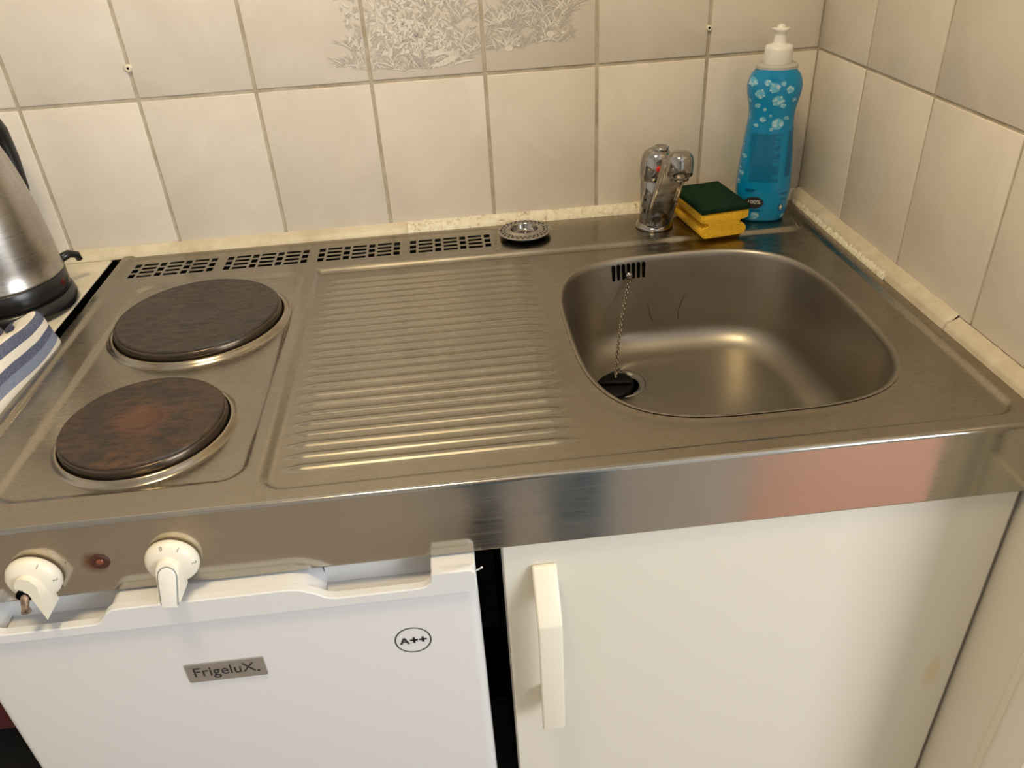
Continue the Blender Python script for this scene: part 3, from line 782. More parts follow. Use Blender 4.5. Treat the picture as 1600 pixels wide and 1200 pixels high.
obj('red_dot', xf(lathe([(0, .0012), (.0032, .0010), (.0045, .0002), (.0045, -.002)], 20), dm), m_red, lv, smooth=True)
# spout: a flat open channel rising from the foot of the body out to the head
head = Vector((-0.2310, -0.150, R(-0.0985)))
p0 = Vector((fx + .001, fy - .012, D + .013)); p1 = head + Vector((-.001, .010, .004))
dirv = (p1 - p0); L = dirv.length; X_ = Vector((0.93, -0.08, 0.10)); X_ = (X_ - dirv.normalized() * X_.dot(dirv.normalized())).normalized(); Z_ = dirv.normalized(); Y_ = Z_.cross(X_)
Ms = Matrix((X_, Y_, Z_)).transposed().to_4x4(); Ms.translation = p0
sp = box(-.0155, .0155, -.0045, .0035, 0, L, .0015, 2)
obj('spout', xf(sp, Ms), m_chrome, fa, angle=40)
for sx in (-1, 1):
    obj('spout_edge', xf(box(sx * .0155 - .0016, sx * .0155 + .0016, -.0080, .0045, -.002, L, .0012, 2), Ms), m_chrome, fa, angle=40)
obj('spout_head', lathe([(.0150, -.0125), (.0172, -.0115), (.0176, -.004), (.0174, .006), (.0160, .0125), (.0120, .0165), (.006, .0180), (0, .0183)], 48, head), m_chrome, fa, smooth=True)
obj('aerator', lathe([(.0125, -.0110), (.0130, -.0135), (.0128, -.0180), (.0112, -.0185), (.0105, -.0165), (0, -.0165)], 36, head), m_chrome, fa, smooth=True)

# sponge ---------------------------------------------------------------
prof = []
def arc(cx_, cz_, r, a0, a1, n=7): return [(cx_ + r * math.cos(math.radians(a0 + (a1 - a0) * k / n)), cz_ + r * math.sin(math.radians(a0 + (a1 - a0) * k / n))) for k in range(n + 1)]
hw = .0345
side = [(.026, 0.0), (.029, .001)] + arc(.0245, .0088, .0088, -60, 62, 7) + arc(.0268, .0200, .0042, 232, 128, 6) + [(.0300, .0248), (hw, .0262), (hw, .0385)]
pts = side + [(-x, z) for x, z in side[::-1]]
sg = thing('scouring_sponge', 'yellow grip sponge with a dark green scouring pad beside the blue bottle', 'sponge', (-0.156, -0.075, D))
Msg = Matrix.Translation((-0.1575, -0.1285, D + .0004)) @ Euler((math.radians(0.6), 0, math.radians(7.5))).to_matrix().to_4x4() @ Matrix.Scale(0.91, 4, (0, 0, 1))
obj('foam_body', xf(prism(pts, 'y', 0, .098, .0010, 1), Msg), m_foam, sg, angle=45)
b = box(-hw - .0008, hw + .0008, -.0012, .0992, .0385, .0465, .0015, 2)
bmesh.ops.subdivide_edges(b, edges=b.edges[:], cuts=2, use_grid_fill=True)
for v in b.verts: v.co += Vector((random.gauss(0, .0003), random.gauss(0, .0003), random.gauss(0, .0003)))
obj('scouring_pad', xf(b, Msg), m_scour, sg, angle=60)

# bottle ---------------------------------------------------------------
bx_, by_ = -0.0835, -0.066; BROT = math.radians(-14)
bt = thing('detergent_bottle', 'blue washing-up liquid bottle with white push cap in the corner', 'bottle', (bx_, by_, D))
HW = [(0, .0335), (.004, .0365), (.02, .0395), (.05, .0405), (.09, .0385), (.125, .0350), (.15, .0330), (.165, .0338), (.18, .0372), (.192, .0392), (.20, .0385), (.21, .0345), (.2165, .0290), (.2185, .0275)]
HD = [(0, .0240), (.004, .0268), (.02, .0290), (.05, .0300), (.09, .0290), (.125, .0270), (.15, .0260), (.18, .0275), (.192, .0280), (.20, .0275), (.21, .0260), (.2165, .0245), (.2185, .0240)]
zsn = np.concatenate([np.linspace(0, .02, 6), np.linspace(.026, .2, 40), np.linspace(.203, .2185, 8)])
def sm(tab, z):
    t = np.array(tab); 
    return float(np.mean([np.interp(min(max(z + d, 0), .2185), t[:, 0], t[:, 1]) for d in (-.006, -.003, 0, .003, .006)])) if .008 < z < .205 else float(np.interp(z, t[:, 0], t[:, 1]))
Mb = Matrix.Translation((bx_, by_, D + .0004)) @ Matrix.Rotation(BROT, 4, 'Z')
def bsurf(th, z, e=0.0):
    a, d = sm(HW, z) - .0035 + e, sm(HD, z) + e; n = 2.5
    c, s = math.cos(th), math.sin(th)
    return Vector((a * math.copysign(abs(c) ** (2 / n), c), d * math.copysign(abs(s) ** (2 / n), s), z))
b = bmesh.new(); NB = 64
rg = [[b.verts.new(Mb @ bsurf(2 * PI * k / NB, z)) for k in range(NB)] for z in zsn]
for a, c in zip(rg[:-1], rg[1:]):
    for k in range(NB): b.faces.new((a[k], a[(k + 1) % NB], c[(k + 1) % NB], c[k]))
b.faces.new(rg[0][::-1]); b.faces.new(rg[-1])
flask = obj('flask', b, m_blue, bt, angle=60)
def on_front(s, z, e=.0003):       # s: sideways offset in metres on the face turned to the sink
    a = sm(HW, z) - .0035; c = max(-.985, min(.985, s / a)); cc = math.copysign(abs(c) ** (2.5 / 2), c)
    return Mb @ bsurf(-math.acos(max(-1, min(1, cc))), z, e)
def decal(polys, m, name, e, stuff=False):
    vs = []; fs = []
    for p in polys:
        o0 = len(vs); n = len(p)
        if n % 2 == 0 and p[0][1] == p[1][1] and p[-1][0] == p[0][0]:      # strip: two rows of points -> grid of quads
            h = n // 2; m_ = max(1, int(abs(p[-1][1] - p[0][1]) / .008))
            for r_ in range(m_ + 1):
                vs += [on_front(p[k][0], p[k][1] + (p[n - 1 - k][1] - p[k][1]) * r_ / m_, e) for k in range(h)]
            for r_ in range(m_):
                for k in range(h - 1): fs.append((o0 + r_ * h + k, o0 + r_ * h + k + 1, o0 + r_ * h + h + k + 1, o0 + r_ * h + h + k))
        else:                                                               # disc: fan with a ring half way
            c_ = (sum(q[0] for q in p) / n, sum(q[1] for q in p) / n)
            vs += [on_front(*c_, e)] + [on_front((q[0] + c_[0]) / 2, (q[1] + c_[1]) / 2, e) for q in p] + [on_front(*q, e) for q in p]
            for k in range(n):
                k2 = (k + 1) % n
                fs += [(o0, o0 + 1 + k, o0 + 1 + k2), (o0 + 1 + k, o0 + 1 + n + k, o0 + 1 + n + k2, o0 + 1 + k2)]
    o = obj(name, (vs, fs), m, flask)
    if len(polys) > 4: o['kind'] = 'stuff'
    return o
def disc(s, z, r, n=12, r2=None): return [(s + r * math.cos(t), z + (r2 or r) * math.sin(t)) for t in np.linspace(0, 2 * PI, n + 1)[:-1]]
def strip(s0, s1, z0, z1, n=6): return [(s0 + (s1 - s0) * k / n, z0) for k in range(n + 1)] + [(s1 + (s0 - s1) * k / n, z1) for k in range(n + 1)]
def crop2sz(cx_, cy_):      # from the study crop of the bottle to (side, height)
    px = 1120 + cx_ / 3.53; py = 20 + cy_ / 3.53
    return (px - (1188 + (345 - py) / 255 * 31)) / 1080.0, (345 - py) * .000886 + .002
rb = random.Random(5); pale = []; lite = []
for cx_, cy_, r in ((222, 345, 26), (182, 405, 18), (252, 405, 27), (322, 372, 30), (335, 442, 32), (397, 385, 22), (202, 450, 12), (192, 535, 26), (260, 545, 18), (332, 570, 36), (165, 600, 16), (155, 700, 22), (130, 830, 22), (122, 915, 24), (272, 490, 11), (230, 580, 12), (300, 525, 9), (150, 640, 14), (110, 930, 16), (205, 1110, 26), (170, 760, 12), (290, 345, 20), (360, 470, 16), (240, 470, 15), (365, 350, 14), (415, 440, 12), (300, 600, 12), (180, 480, 14), (375, 540, 14), (140, 780, 18), (150, 860, 14), (125, 880, 16), (350, 1120, 14)):
    s, z = crop2sz(cx_, cy_); r = r / 3.53 / 1100
    pale.append(disc(s, z, r * .85, 14))
    for _ in range(7):
        a = rb.uniform(0, 2 * PI); q_ = r * rb.uniform(.3, .85); lite.append(disc(s + q_ * math.cos(a), z + q_ * math.sin(a), r * rb.uniform(.14, .34), 8, r * rb.uniform(.12, .3)))
decal(pale, m_bub2, 'bubble_print', .00025); decal(lite, m_bub, 'bubble_highlights', .0004)
decal([strip(*[crop2sz(190, 700)[0], crop2sz(350, 700)[0]], crop2sz(0, 905)[1], crop2sz(0, 622)[1], 10)], m_lblue, 'text_panel', .00022)
s0, s1 = crop2sz(372, 750)[0], crop2sz(406, 750)[0]
decal([strip(s0, s1, crop2sz(0, 880)[1], crop2sz(0, 610)[1], 4)], m_lblue, 'side_panel', .00022)
lines = []
yy = 630
while yy < 900:
    z = crop2sz(0, yy)[1]; a, e_ = crop2sz(208 - (yy - 630) * .09, yy)[0], crop2sz(352 - (yy - 630) * .10, yy)[0]
    e_ -= rb.choice((0, 0, .001, .003, .008)); lines_gap = rb.random()
    x = a
    while x < e_:
        w = rb.uniform(.0015, .005); lines.append(strip(x, min(e_, x + w), z - .0006, z + .0006, 2)); x += w + .0007
    yy += 9.5
for yy in range(620, 875, 13):
    z = crop2sz(0, yy)[1]; lines.append(strip(s0 + .001, s1 - .001, z - .0010, z + .0010, 2))
for (xa, xb, y_) in ((165, 212, 948), (165, 205, 958), (340, 375, 975), (340, 372, 1010), (180, 235, 1075)):
    a = crop2sz(xa, y_); c = crop2sz(xb, y_); lines.append(strip(a[0], c[0], a[1] - .001, a[1] + .001, 4))
decal(lines, m_txt, 'fine_print', .00045)
s, z = crop2sz(203, 1028); decal([disc(s, z, .0128, 24, .0092)], m_ink, 'oval_badge', .0004)
tb = text_mesh('100%', .0082, 0.0)
for v in tb.verts: v.co = on_front(s + v.co.x, z + .001 + v.co.y, .0007)
obj('badge_text', tb, m_white, flask)
s, z = crop2sz(340, 1060); decal([strip(s - .0032, s + .0032, z - .0052, z + .0052, 3)], m_txt, 'icon_panel', .0004); decal([strip(s - .0008, s + .0010, z - .0035, z + .0035, 2), strip(s - .0020, s + .0022, z - .0008, z + .0006, 2)], m_white, 'icon_mark', .0007)
nz = D + .2188
nk = lathe([(0, 0), (1, 0), (1, .0040), (.92, .0062), (.62, .0072), (0, .0072)], 40)
for v in nk.verts: v.co.x *= .0270; v.co.y *= .0235
xf(nk, Matrix.Translation((bx_, by_, nz - .0006)) @ Matrix.Rotation(BROT, 4, 'Z')); obj('collar', nk, m_greycol, bt, angle=40)
cap = obj('push_cap', lathe([(.0178, .0058), (.0184, .0075), (.0176, .0240), (.0168, .0285), (.0120, .0300), (.0088, .0306), (.0080, .0325), (.0074, .0400), (.0070, .0430)], 40, (bx_, by_, nz)), m_white, bt, smooth=True)
noz = bmesh.new(); ns = 40; rgs = []
for r, z, cr in ((.0070, .0425, 0), (.0078, .0450, .0), (.0100, .0485, .10), (.0106, .0500, .14), (.0090, .0508, .12), (.0055, .0512, 0), (.0050, .0535, 0), (.0030, .0555, 0)):
    rgs.append([noz.verts.new((bx_ + r * (1 + cr * math.cos(5 * 2 * PI * k / ns)) * math.cos(2 * PI * k / ns), by_ + r * (1 + cr * math.cos(5 * 2 * PI * k / ns)) * math.sin(2 * PI * k / ns), nz + z)) for k in range(ns)])
for a, c in zip(rgs[:-1], rgs[1:]):
    for k in range(ns): noz.faces.new((a[k], a[(k + 1) % ns], c[(k + 1) % ns], c[k]))
noz.faces.new(rgs[-1])
obj('nozzle', noz, m_white, cap, smooth=True)
bt.scale = (1, 1, 0.933)

# ================================================================== FRIDGE
FX0, FX1, FY = -0.990, -0.535, -0.618
fg = thing('refrigerator', 'white under-counter refrigerator below the hotplates', 'refrigerator', ((FX0 + FX1) / 2, -0.3, 0))
FT = D - .0815
obj('fridge_body', box(FX0 + .004, FX1 - .006, -0.560, -0.06, 0.02, FT - .006, .004), m_fbody, fg)
obj('gasket', box(FX0 + .010, FX1 - .010, -0.572, -0.559, 0.06, FT - .02, .002), m_gasket, fg)
SEAM = R(-0.3185)
door = obj('fridge_door', box(FX0, FX1, FY + .001, -0.571, 0.06, SEAM - .0006, .009, 4), m_fridge, fg, angle=40)
# moulded cap with two finger pockets either side of a solid centre
RIM = R(-0.3075)
def cap_outline():
    # front outline in x,z with notches for the pockets
    def dip(xa, xb, sl, sr):
        p = []
        for k in range(7):
            a = PI / 2 * k / 6; p.append((xa + sl * math.sin(a) * .5 + (0), FT + (RIM + .004 - FT) * (1 - math.cos(a)) * .5 * 2 * .5 - 0))
        return p
    top = [(FX0, FT - .004), (FX0 + .004, FT), (-.957, FT), (-.955, RIM + .006), (-.951, RIM + .001), (-.945, RIM), (-.872, RIM), (-.866, RIM + .001), (-.861, RIM + .005), (-.856, FT - .004), (-.851, FT - .0008), (-.845, FT)]
    top += [(-.700, FT), (-.690, FT - .0015), (-.676, FT - .008), (-.668, RIM + .002), (-.660, RIM), (-.590, RIM - .0), (-.581, RIM + .001), (-.5755, RIM + .005), (-.574, FT), (FX1 - .004, FT), (FX1, FT - .004)]
    return top
ol = cap_outline() + [(FX1, SEAM), (FX0, SEAM)]
cp = prism(ol, 'y', FY - .0025, FY + .0065, .0010, 1)
capo = obj('door_cap', cp, m_cap, door, angle=35)
b = prism([(-.857, SEAM), (-.8545, FT - .005), (-.849, FT - .0005), (-.700, FT - .0005), (-.685, FT - .004), (-.672, SEAM + .004), (-.672, SEAM)], 'y', FY + .004, -.575, .001, 1)
obj('centre_block', b, m_cap, capo, angle=35)
b = box(FX0, -.9555, FY + .004, -.575, SEAM, FT - .0005, .001); obj('end_block', b, m_cap, capo)
b = box(-.5745, FX1, FY + .004, -.575, SEAM, FT - .0005, .001); obj('end_block', b, m_cap, capo)
# pocket linings: a curved floor that climbs to the back
for xa, xb in ((-.956, -.855), (-.674, -.574)):
    pp = [(FY + .005, RIM - .001), (FY + .0065, RIM - .010)] + [(FY + .0065 + .030 * math.sin(a), SEAM - .008 + .030 * (1 - math.cos(a)) - .004) for a in np.linspace(0.1, PI / 2.1, 7)] + [(-.576, FT - .001), (-.571, FT - .001), (-.571, SEAM - .02), (FY + .004, SEAM - .02)]
    obj('finger_pocket', prism(pp, 'x', xa, xb), m_cap, capo, angle=50)
# badge
bgx, bgz = -0.7905, R(-0.4225) + .0
FD = FY + .001
def front_xz(px_x, px_z): return px_x, px_z
bd = obj('name_badge', prism(rrect(-0.8115, -0.7395, R(-0.3995), R(-0.3755), .0012, 3), 'y', FD - .0016, FD + .001), m_badge, door); bd['label'] = 'small silver name plate'
tb = text_mesh('FrigeluX', .0172, 0.0); bpy.context.view_layer.update()
xs_ = [v.co.x for v in tb.verts]; wd = max(xs_) - min(xs_); sc_ = .0560 / wd
xf(tb, Matrix.Translation((-0.7775, FD - .0019, R(-0.3868))) @ Matrix.Rotation(PI / 2, 4, 'X') @ Matrix.Scale(sc_, 4, (1, 0, 0)))
obj('badge_text', tb, m_ink, bd)
obj('badge_dot', xf(lathe([(0, .0001), (.0013, .0001), (.0013, -.0002)], 12), Matrix.Translation((-0.7465, FD - .0018, R(-0.3922))) @ Matrix.Rotation(PI / 2, 4, 'X')), m_ink, bd)
ac = (-0.6000, R(-0.3770))
b = bmesh.new(); n = 48; ro, ri = .0172, .0160
vo = [b.verts.new((ac[0] + ro * math.cos(2 * PI * k / n), FD - .0004, ac[1] + ro * math.sin(2 * PI * k / n))) for k in range(n)]
vi = [b.verts.new((ac[0] + ri * math.cos(2 * PI * k / n), FD - .0004, ac[1] + ri * math.sin(2 * PI * k / n))) for k in range(n)]
for k in range(n): b.faces.new((vo[k], vo[(k + 1) % n], vi[(k + 1) % n], vi[k]))
rt = obj('rating_ring', b, m_ink, door); rt['label'] = 'printed circle with an A++ rating'
tb = text_mesh('A', .0125, 0.0, res=2); xs_ = [v.co.x for v in tb.verts]
xf(tb, Matrix.Translation((ac[0] - .0080, FD - .0005, ac[1] - .0008)) @ Matrix.Rotation(PI / 2, 4, 'X') @ Matrix.Scale(1.05, 4, (1, 0, 0)))
for dx in (0, .00045, -.00045):
    c = tb.copy(); bmesh.ops.translate(c, verts=c.verts[:], vec=(dx, -.00002 * (1 + dx * 1000), 0)); obj('rating_text', c, m_ink, rt)
tb.free()
for px_ in (.0008, .0092):
    b = box(ac[0] + px_ - .0036, ac[0] + px_ + .0036, FD - .0006, FD - .0003, ac[1] - .0009, ac[1] + .0009); box(ac[0] + px_ - .0010, ac[0] + px_ + .0010, FD - .0006, FD - .0003, ac[1] - .0036, ac[1] + .0036, bm=b)
    obj('rating_text', b, m_ink, rt)
obj('hinge_pin', tube([(FX1 - .002, FY + .012, R(-.308)), (FX1 + .003, FY + .010, R(-.304)), (FX1 + .006, FY + .006, R(-.298))], .0009, 6), m_cap, fg)
for x in (FX0 + .04, FX1 - .04):
    for y in (-.52, -.1): obj('foot', lathe([(.018, 0), (.018, .012), (.012, .022), (0, .022)], 16, (x, y, 0)), m_black, fg)

# ================================================================== CABINET
cb_ = thing('base_cabinet', 'cream laminate base cabinet under the sink', 'cabinet', (-0.26, -0.3, 0))
CT = D - .083
obj('side_panel', box(-.5085, -.494, -.576, -.02, 0.10, CT, .0008), m_carc, cb_)
obj('side_panel', box(-.030, -.0145, -.576, -.02, 0.10, CT, .0008), m_carc, cb_)
obj('bottom_panel', box(-.494, -.030, -.576, -.02, 0.10, .116), m_carc, cb_)
obj('plinth', box(-.505, -.016, -.53, -.515, 0.0, 0.10), m_carc, cb_)
cdoor = obj('cabinet_door', box(-.5090, -.0165, -.595, -.577, 0.11, CT + .002, .0010, 2), m_lam, cb_)
obj('edge_band', box(-.5103, -.5089, -.5945, -.5775, 0.111, CT + .001), m_edge, cdoor)
obj('edge_band', box(-.0166, -.0152, -.5945, -.5775, 0.111, CT + .001), m_edge, cdoor)
# bent handle
hx0, hx1 = -.4830, -.4598
zt, zbend, zb_ = R(-0.3185), R(-0.3560), R(-0.5225)
hp = [(-.595, zt), (-.6005, zt), (-.6255, zbend), (-.6305, zbend - .010), (-.6300, zb_), (-.6225, zb_), (-.6225, zbend - .012), (-.6180, zbend - .002), (-.595, zt - .030)]
hd = obj('handle', prism(hp, 'x', hx0, hx1, .0022, 3), m_handle, cdoor, angle=50)
hd['label'] = 'bent ivory plastic pull handle'
obj('handle_post', box(hx0 + .003, hx1 - .003, -.6235, -.594, R(-.518), R(-.492), .002), m_handle, hd, angle=40)

# ================================================================== LEFT SIDE
LXR = -1.0170
tb_ = thing('side_counter', 'cream side counter left of the steel worktop under the kettle', 'counter', (-1.4, -0.3, 0))
obj('gap_shade_strip', box(LXR - .001, LXR + .0012, -.585, -.004, D - .034, D - .0035), m_void, tb_)  # black strip paints the dark of the gap over the counter edge
obj('counter_top', box(-1.78, LXR, -.585, -.004, D - .035, D - .0015, .002), m_left, tb_)
for x, y in ((-1.74, -.54), (-1.74, -.05), (LXR - .03, -.05)):
        obj('leg', box(x - .017, x + .017, y - .017, y + .017, 0, D - .035, .002), m_carc, tb_)
st_ = thing('storage_box', 'black fabric storage box with dark red lid in the shade beside the refrigerator', 'storage box', (-1.27, -.33, 0))
obj('bin', box(-1.50, -1.03, -.54, -.10, 0, .558, .012, 2), m_box, st_, angle=40)
obj('lid', box(-1.51, -1.02, -.55, -.09, .558, .635, .015, 3), m_darkred, st_, angle=40)

# kettle
kx, ky = -1.0905, -0.158
kt = thing('electric_kettle', 'brushed steel electric kettle with black base and handle on the side counter', 'kettle', (kx, ky, D))
kz = D - .0015
obj('power_base', lathe([(0, .0), (.070, 0), (.0745, .003), (.0755, .010), (.0735, .018), (.069, .0205), (0, .0205)], 64, (kx, ky, kz)), m_black, kt, smooth=True)
kb = obj('base_band', lathe([(.060, .0205), (.0700, .0215), (.0712, .026), (.0712, .0440), (.0700, .0455), (.05, .0455)], 64, (kx, ky, kz)), m_black, kt, smooth=True)
obj('steel_body', lathe([(.0690, .0450), (.0708, .0462), (.0712, .0480), (.0700, .0500), (.0694, .0700), (.0682, .095), (.0658, .125), (.0618, .155), (.0560, .185), (.0500, .207), (.0470, .215), (.0450, .216)], 72, (kx, ky, kz)), m_kettle, kt, smooth=True)
obj('lid', lathe([(.046, .214), (.0465, .219), (.040, .226), (.020, .232), (0, .233)], 48, (kx, ky, kz)), m_black, kt, smooth=True)
Mh = Matrix.Translation((kx, ky, kz)) @ Matrix.Rotation(math.radians(86), 4, 'Z')     # local +x points away from the viewer
hpth = [(.052, 0, .214), (.070, 0, .226), (.092, 0, .222), (.106, 0, .198), (.109, 0, .165), (.106, 0, .125), (.098, 0, .085), (.084, 0, .060), (.070, 0, .052)]
hb = tube([Mh @ Vector(p) for p in hpth], [.011, .0125, .0125, .012, .0115, .011, .0105, .010, .009], 14)
obj('handle', hb, m_black, kt, smooth=True)
Ml = Matrix.Translation((kx, ky, kz)) @ Matrix.Rotation(math.radians(66), 4, 'Z')
obj('switch_lever', tube([Ml @ Vector(p) for p in [(.068, -.018, .040), (.085, -.022, .043), (.095, -.024, .038), (.097, -.024, .030)]], [.006, .0055, .005, .004], 10), m_black, kt, smooth=True)
sp_ = prism([(.040, .196), (.062, .206), (.072, .211), (.050, .214), (.040, .214)], 'y', -.018, .018, .003, 2)
obj('spout', xf(sp_, Matrix.Translation((kx, ky, kz)) @ Matrix.Rotation(math.radians(242), 4, 'Z')), m_kettle, kt, angle=40)
rl = Matrix.Translation((kx, ky, kz + .034)) @ Matrix.Rotation(math.radians(-2), 4, 'Z') @ Matrix.Translation((.0706, 0, 0)) @ Matrix.Rotation(PI / 2, 4, 'Y')
obj('red_lamp', xf(lathe([(0, .0012), (.0045, .001), (.006, .0)], 20), rl), mat('kettle_red', (0.06, .003, .002), .25), kt, smooth=True)
obj('power_cord', tube([(kx - .05, ky + .04, kz + .006), (kx - .10, ky + .10, kz + .004), (kx - .2, ky + .13, kz + .004), (kx - .33, ky + .12, kz + .004)], .0032, 8), m_black, kt, smooth=True)

# towel: a bunched, folded cloth with woven stripes
tw = thing('tea_towel', 'blue and white striped tea towel bunched on the side counter', 'towel', (-1.10, -.40, D))
nu, nv = 90, 110
vs = []; fs = []; sa = []
def tow(u, v):
    # u: 0 right edge .. 1 left ; v: 0 back .. 1 front ; bunched folds that run along the right edge, curling over at the back
    y = -0.238 - 0.33 * v - 0.050 * u * math.exp(-v * 5)
    xr = -0.9960 + 0.003 * math.sin(7 * v + .6) - .030 * math.exp(-(v / .05) ** 2)
    x = xr - 0.26 * u
    rise = 1 - math.exp(-u * 20); bk = 1 - math.exp(-(v + .010) * 24)
    z = .040 * rise * (1 - .2 * u)
    c1 = .17 + .10 * v; c2 = .40 + .16 * v
    z += .015 * math.exp(-((u - .075 - .03 * v) / .040) ** 2) - .030 * math.exp(-((u - c1) / .022) ** 2) * (1 - .5 * v)
    z += .016 * math.exp(-((u - c1 - .11) / .060) ** 2) - .014 * math.exp(-((u - c2) / .035) ** 2) + .010 * math.exp(-((u - c2 - .12) / .07) ** 2)
    z += .004 * math.sin(23 * v + 11 * u) * rise + .0015 * math.sin(61 * v - 30 * u) * rise
    z = max(.003, z * bk * (1 - .45 * v) + .003)
    x += .012 * math.exp(-((u - .075) / .05) ** 2) * bk * (1 - v)      # the near fold leans over the rim
    return x, y, z
for i in range(nu + 1):
    for j in range(nv + 1):
        u, v = i / nu, j / nv; x, y, z = tow(u, v)
        vs.append((x, y, D - .0015 + z)); sa.append((z * .9 + 0.26 * u) + .015 * v + .006 * math.sin(8 * v + 9 * u))
N1 = len(vs)
for i in range(nu + 1):
    for j in range(nv + 1):
        x, y, z = vs[i * (nv + 1) + j]; vs.append((x - .0015, y, max(D - .0012, z - .006))); sa.append(sa[i * (nv + 1) + j])
def vid(i, j, k): return k * N1 + i * (nv + 1) + j
for i in range(nu):
    for j in range(nv):
        fs.append((vid(i, j, 0), vid(i, j + 1, 0), vid(i + 1, j + 1, 0), vid(i + 1, j, 0))); fs.append((vid(i, j, 1), vid(i + 1, j, 1), vid(i + 1, j + 1, 1), vid(i, j + 1, 1)))
for j in range(nv):
    fs.append((vid(0, j, 0), vid(0, j, 1), vid(0, j + 1, 1), vid(0, j + 1, 0))); fs.append((vid(nu, j, 0), vid(nu, j + 1, 0), vid(nu, j + 1, 1), vid(nu, j, 1)))
for i in range(nu):
    fs.append((vid(i, 0, 0), vid(i + 1, 0, 0), vid(i + 1, 0, 1), vid(i, 0, 1))); fs.append((vid(i, nv, 0), vid(i, nv, 1), vid(i + 1, nv, 1), vid(i + 1, nv, 0)))
m_tow = mat('striped_cotton', (.8, .8, .8), .95, 0, .1); t = NT(m_tow)
at = t.n('ShaderNodeAttribute'); at.attribute_name = 'stripe'
r = t.n('ShaderNodeValToRGB'); r.color_ramp.interpolation = 'CONSTANT'; e = r.color_ramp.elements
WHT = (.80, .75, .66, 1); NAVY = (.055, .075, .16, 1); MID = (.17, .21, .32, 1)
e[0].position = 0; e[0].color = WHT; e[1].position = .13; e[1].color = MID
for p, c in ((.24, NAVY), (.34, WHT), (.44, NAVY), (.56, WHT), (.66, NAVY), (.78, WHT), (.88, NAVY)):
    q_ = e.new(p); q_.color = c
fr_ = t.math('FRACT', t.math('MULTIPLY', at.outputs['Fac'], 8.2)); t.l(fr_, r.inputs['Fac'])
wv = t.noise(t.pos(), 900, 2); t.col(t.mix(t.map(wv, .35, .65, 0, .22), r.outputs['Color'], (.62, .58, .52))); t.bump(wv, .5, .001)
tw_o = obj('cloth', (vs, fs), m_tow, tw, smooth=True)
at_ = tw_o.data.attributes.new('stripe', 'FLOAT', 'POINT'); at_.data.foreach_set('value', sa)

# ================================================================== CEILING LAMP
lp = thing('ceiling_lamp', 'round opal ceiling lamp above the kitchenette', 'lamp', (-0.74, -0.95, 2.5))
obj('mount', lathe([(0, 0), (.18, 0), (.18, -.02), (0, -.02)], 40, (-0.74, -0.95, 2.5)), m_white, lp)
obj('rim', lathe([(.180, -.015), (.188, -.02), (.188, -.03), (.180, -.034)], 40, (-0.74, -0.95, 2.5)), m_chrome, lp, smooth=True)
area('ceiling_lamp_light', (-0.74, -0.95, 2.465), (-0.74, -0.95, 0), 0.34, 0.34, 11.5, (1.0, 0.79, 0.46), 'DISK')

# ================================================================== PHOTOGRAPHER (mirrored in the apron and the tap)
pe = thing('person', 'person in blue jeans standing before the worktop, mirrored in the steel apron', 'person', (-0.43, -1.40, 0))
def skin(name, chains, m, root=0, sub=1):
    vs = []; es = []; rs = []; ids = {}
    for ch in chains:
        prev = None
        for key, p, r in ch:
            if key not in ids: ids[key] = len(vs); vs.append(Vector(p) - Vector(pe.location)); rs.append(r)
            if prev is not None: es.append((prev, ids[key]))
            prev = ids[key]
    me = bpy.data.meshes.new(name); me.from_pydata(vs, es, []); o = bpy.data.objects.new(name, me); COL.objects.link(o); o.parent = pe
    md = o.modifiers.new('skin', 'SKIN'); md.use_smooth_shade = True
    for i, d in enumerate(me.skin_vertices[0].data):
        d.radius = rs[i] if isinstance(rs[i], tuple) else (rs[i], rs[i]); d.use_root = (i == root)
    o.modifiers.new('sub', 'SUBSURF').levels = sub; o.modifiers['sub'].render_levels = sub
    me.materials.append(m); ORG[o.name] = Vector(pe.location); return o
J = dict(pel=(-.43, -1.42, .93), hipL=(-.52, -1.42, .88), hipR=(-.34, -1.41, .88), kneL=(-.520, -1.45, .48), kneR=(-.335, -1.24, .47), ankL=(-.515, -1.53, .09), ankR=(-.333, -1.26, .09))
skin('jeans', [[('p', J['pel'], (.13, .10)), ('hl', J['hipL'], .088), ('tl', (-.52, -1.43, .68), .074), ('kl', J['kneL'], .062), ('cl', (-.518, -1.495, .28), .062), ('al', J['ankL'], .058)],
               [('p', J['pel'], .13), ('hr', J['hipR'], .088), ('tr', (-.337, -1.33, .68), .074), ('kr', J['kneR'], .062), ('cr', (-.334, -1.25, .28), .062), ('ar', J['ankR'], .058)],
               [('p', J['pel'], .13), ('w', (-.43, -1.42, 1.02), (.14, .10))]], m_jeans)
skin('jersey', [[('c', (-.43, -1.41, 1.22), (.15, .10)), ('b', (-.43, -1.42, 1.02), (.145, .105)), ('h', (-.43, -1.42, .95), (.15, .11))],
                [('c', (-.43, -1.41, 1.22), .15), ('u', (-.43, -1.42, 1.36), (.13, .09)), ('n', (-.43, -1.42, 1.42), .06)],
                [('u', (-.43, -1.42, 1.36), .13), ('sl', (-.60, -1.41, 1.37), .055), ('el', (-.67, -1.33, 1.16), .044), ('wl', (-.62, -1.24, 1.23), .036)],
                [('u', (-.43, -1.42, 1.36), .13), ('sr', (-.26, -1.41, 1.37), .055), ('er', (-.22, -1.32, 1.16), .044), ('wr', (-.36, -1.23, 1.23), .036)]], m_shirt)
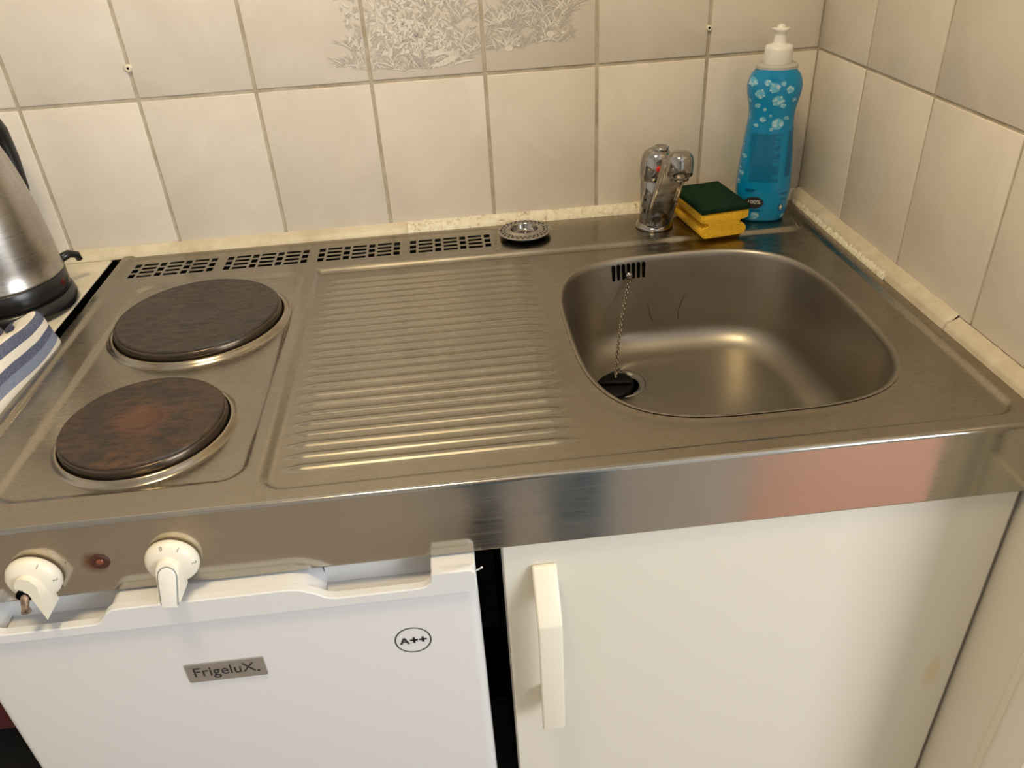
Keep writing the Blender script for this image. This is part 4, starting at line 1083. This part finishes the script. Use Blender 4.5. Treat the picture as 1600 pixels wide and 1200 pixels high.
def hand(w, c, side):
    ch = [[('c' + side, c, .026), ('w' + side, w, .025)]]
    for k in range(4):
        d = Vector((-side_sign[side] * .004, .010, .028 - .017 * k)); a = Vector(c) + d; L_ = (.030, .034, .032, .026)[k]
        b2 = a + Vector((side_sign[side] * L_ * .4, .018, .004)); c2 = b2 + Vector((side_sign[side] * L_, .004, 0)); ch.append([('c' + side, c, .026), ('f%d%sa' % (k, side), a, .010), ('f%d%sb' % (k, side), b2, .009), ('f%d%sc' % (k, side), c2, .008)])
    t0 = Vector(c) + Vector((side_sign[side] * .012, -.012, .020)); ch.append([('c' + side, c, .026), ('t%sa' % side, t0, .011), ('t%sb' % side, t0 + Vector((side_sign[side] * .028, .004, .014)), .010), ('t%sc' % side, t0 + Vector((side_sign[side] * .050, .012, .020)), .008)])
    return ch
side_sign = {'L': 1, 'R': -1}
skin('left_hand', hand((-.632, -1.262, 1.225), (-.615, -1.205, 1.27), 'L'), m_skin); skin('right_hand', hand((-.345, -1.250, 1.225), (-.412, -1.205, 1.27), 'R'), m_skin)
hd_ = bmesh.new(); bmesh.ops.create_uvsphere(hd_, u_segments=32, v_segments=24, radius=1)
for v in hd_.verts:
    x, y, z = v.co; jaw = 1 - .28 * max(0, -z) ** 1.5; nose = .16 * math.exp(-((x / .13) ** 2 + ((z + .12) / .16) ** 2)) * (1 if y > 0 else 0)
    eye = -.06 * (math.exp(-(((abs(x) - .36) / .16) ** 2 + ((z - .08) / .10) ** 2))) * (1 if y > 0 else 0); mouth = .03 * math.exp(-((x / .25) ** 2 + ((z + .48) / .06) ** 2)) * (1 if y > 0 else 0)
    ear = .12 * math.exp(-(((abs(x) - .98) / .15) ** 2 + (y / .14) ** 2 + (z / .20) ** 2))
    v.co = Vector(((x * jaw + math.copysign(ear, x)) * .076, (y * jaw + nose + eye + mouth) * .096, z * .118))
xf(hd_, Matrix.Translation((-.43, -1.40, 1.585)) @ Matrix.Rotation(math.radians(-18), 4, 'X')); obj('head', hd_, m_skin, pe, smooth=True)
obj('neck', tube([(-.43, -1.42, 1.40), (-.43, -1.412, 1.45), (-.43, -1.405, 1.52)], [.060, .052, .052], 20), m_skin, pe, smooth=True)
hr_ = bmesh.new(); bmesh.ops.create_uvsphere(hr_, u_segments=28, v_segments=20, radius=1)
for v in list(hr_.verts):
    if v.co.z < -.35 or (v.co.y > .55 and v.co.z < .55): hr_.verts.remove(v)
for v in hr_.verts: v.co = Vector((v.co.x * .082, v.co.y * .102, v.co.z * .124))
xf(hr_, Matrix.Translation((-.43, -1.404, 1.590)) @ Matrix.Rotation(math.radians(-18), 4, 'X')); obj('hair', hr_, m_hair, pe, smooth=True)
for ax_, ay_, rz in ((-.515, -1.53, 8), (-.333, -1.26, -8)):
    sb_ = bmesh.new(); bmesh.ops.create_uvsphere(sb_, u_segments=20, v_segments=14, radius=1)
    for v in sb_.verts:
        x, y, z = v.co; hgt = .075 if y < -.1 else .075 - .035 * (y + .1); v.co = Vector((x * .045 * (1 + .15 * y), y * .135, max(-.0, z * hgt) if z > 0 else 0))
    xf(sb_, Matrix.Translation((ax_, ay_ + .07, 0.0)) @ Matrix.Rotation(math.radians(rz), 4, 'Z')); obj('shoe', sb_, m_shoe, pe, smooth=True)
ph = thing('smartphone', 'black smartphone held in both hands of the photographer', 'phone', (-.515, -1.17, 1.26))
obj('casing', box(-.592, -.438, -1.1745, -1.1665, 1.240, 1.316, .004, 3), m_black, ph, angle=40)
obj('lens_ring', xf(lathe([(.006, .0), (.007, .0015), (.009, .0015), (.0095, 0)], 20), Matrix.Translation((-.5253, -1.1665, 1.300)) @ Matrix.Rotation(-PI / 2, 4, 'X')), m_chrome, ph, smooth=True)
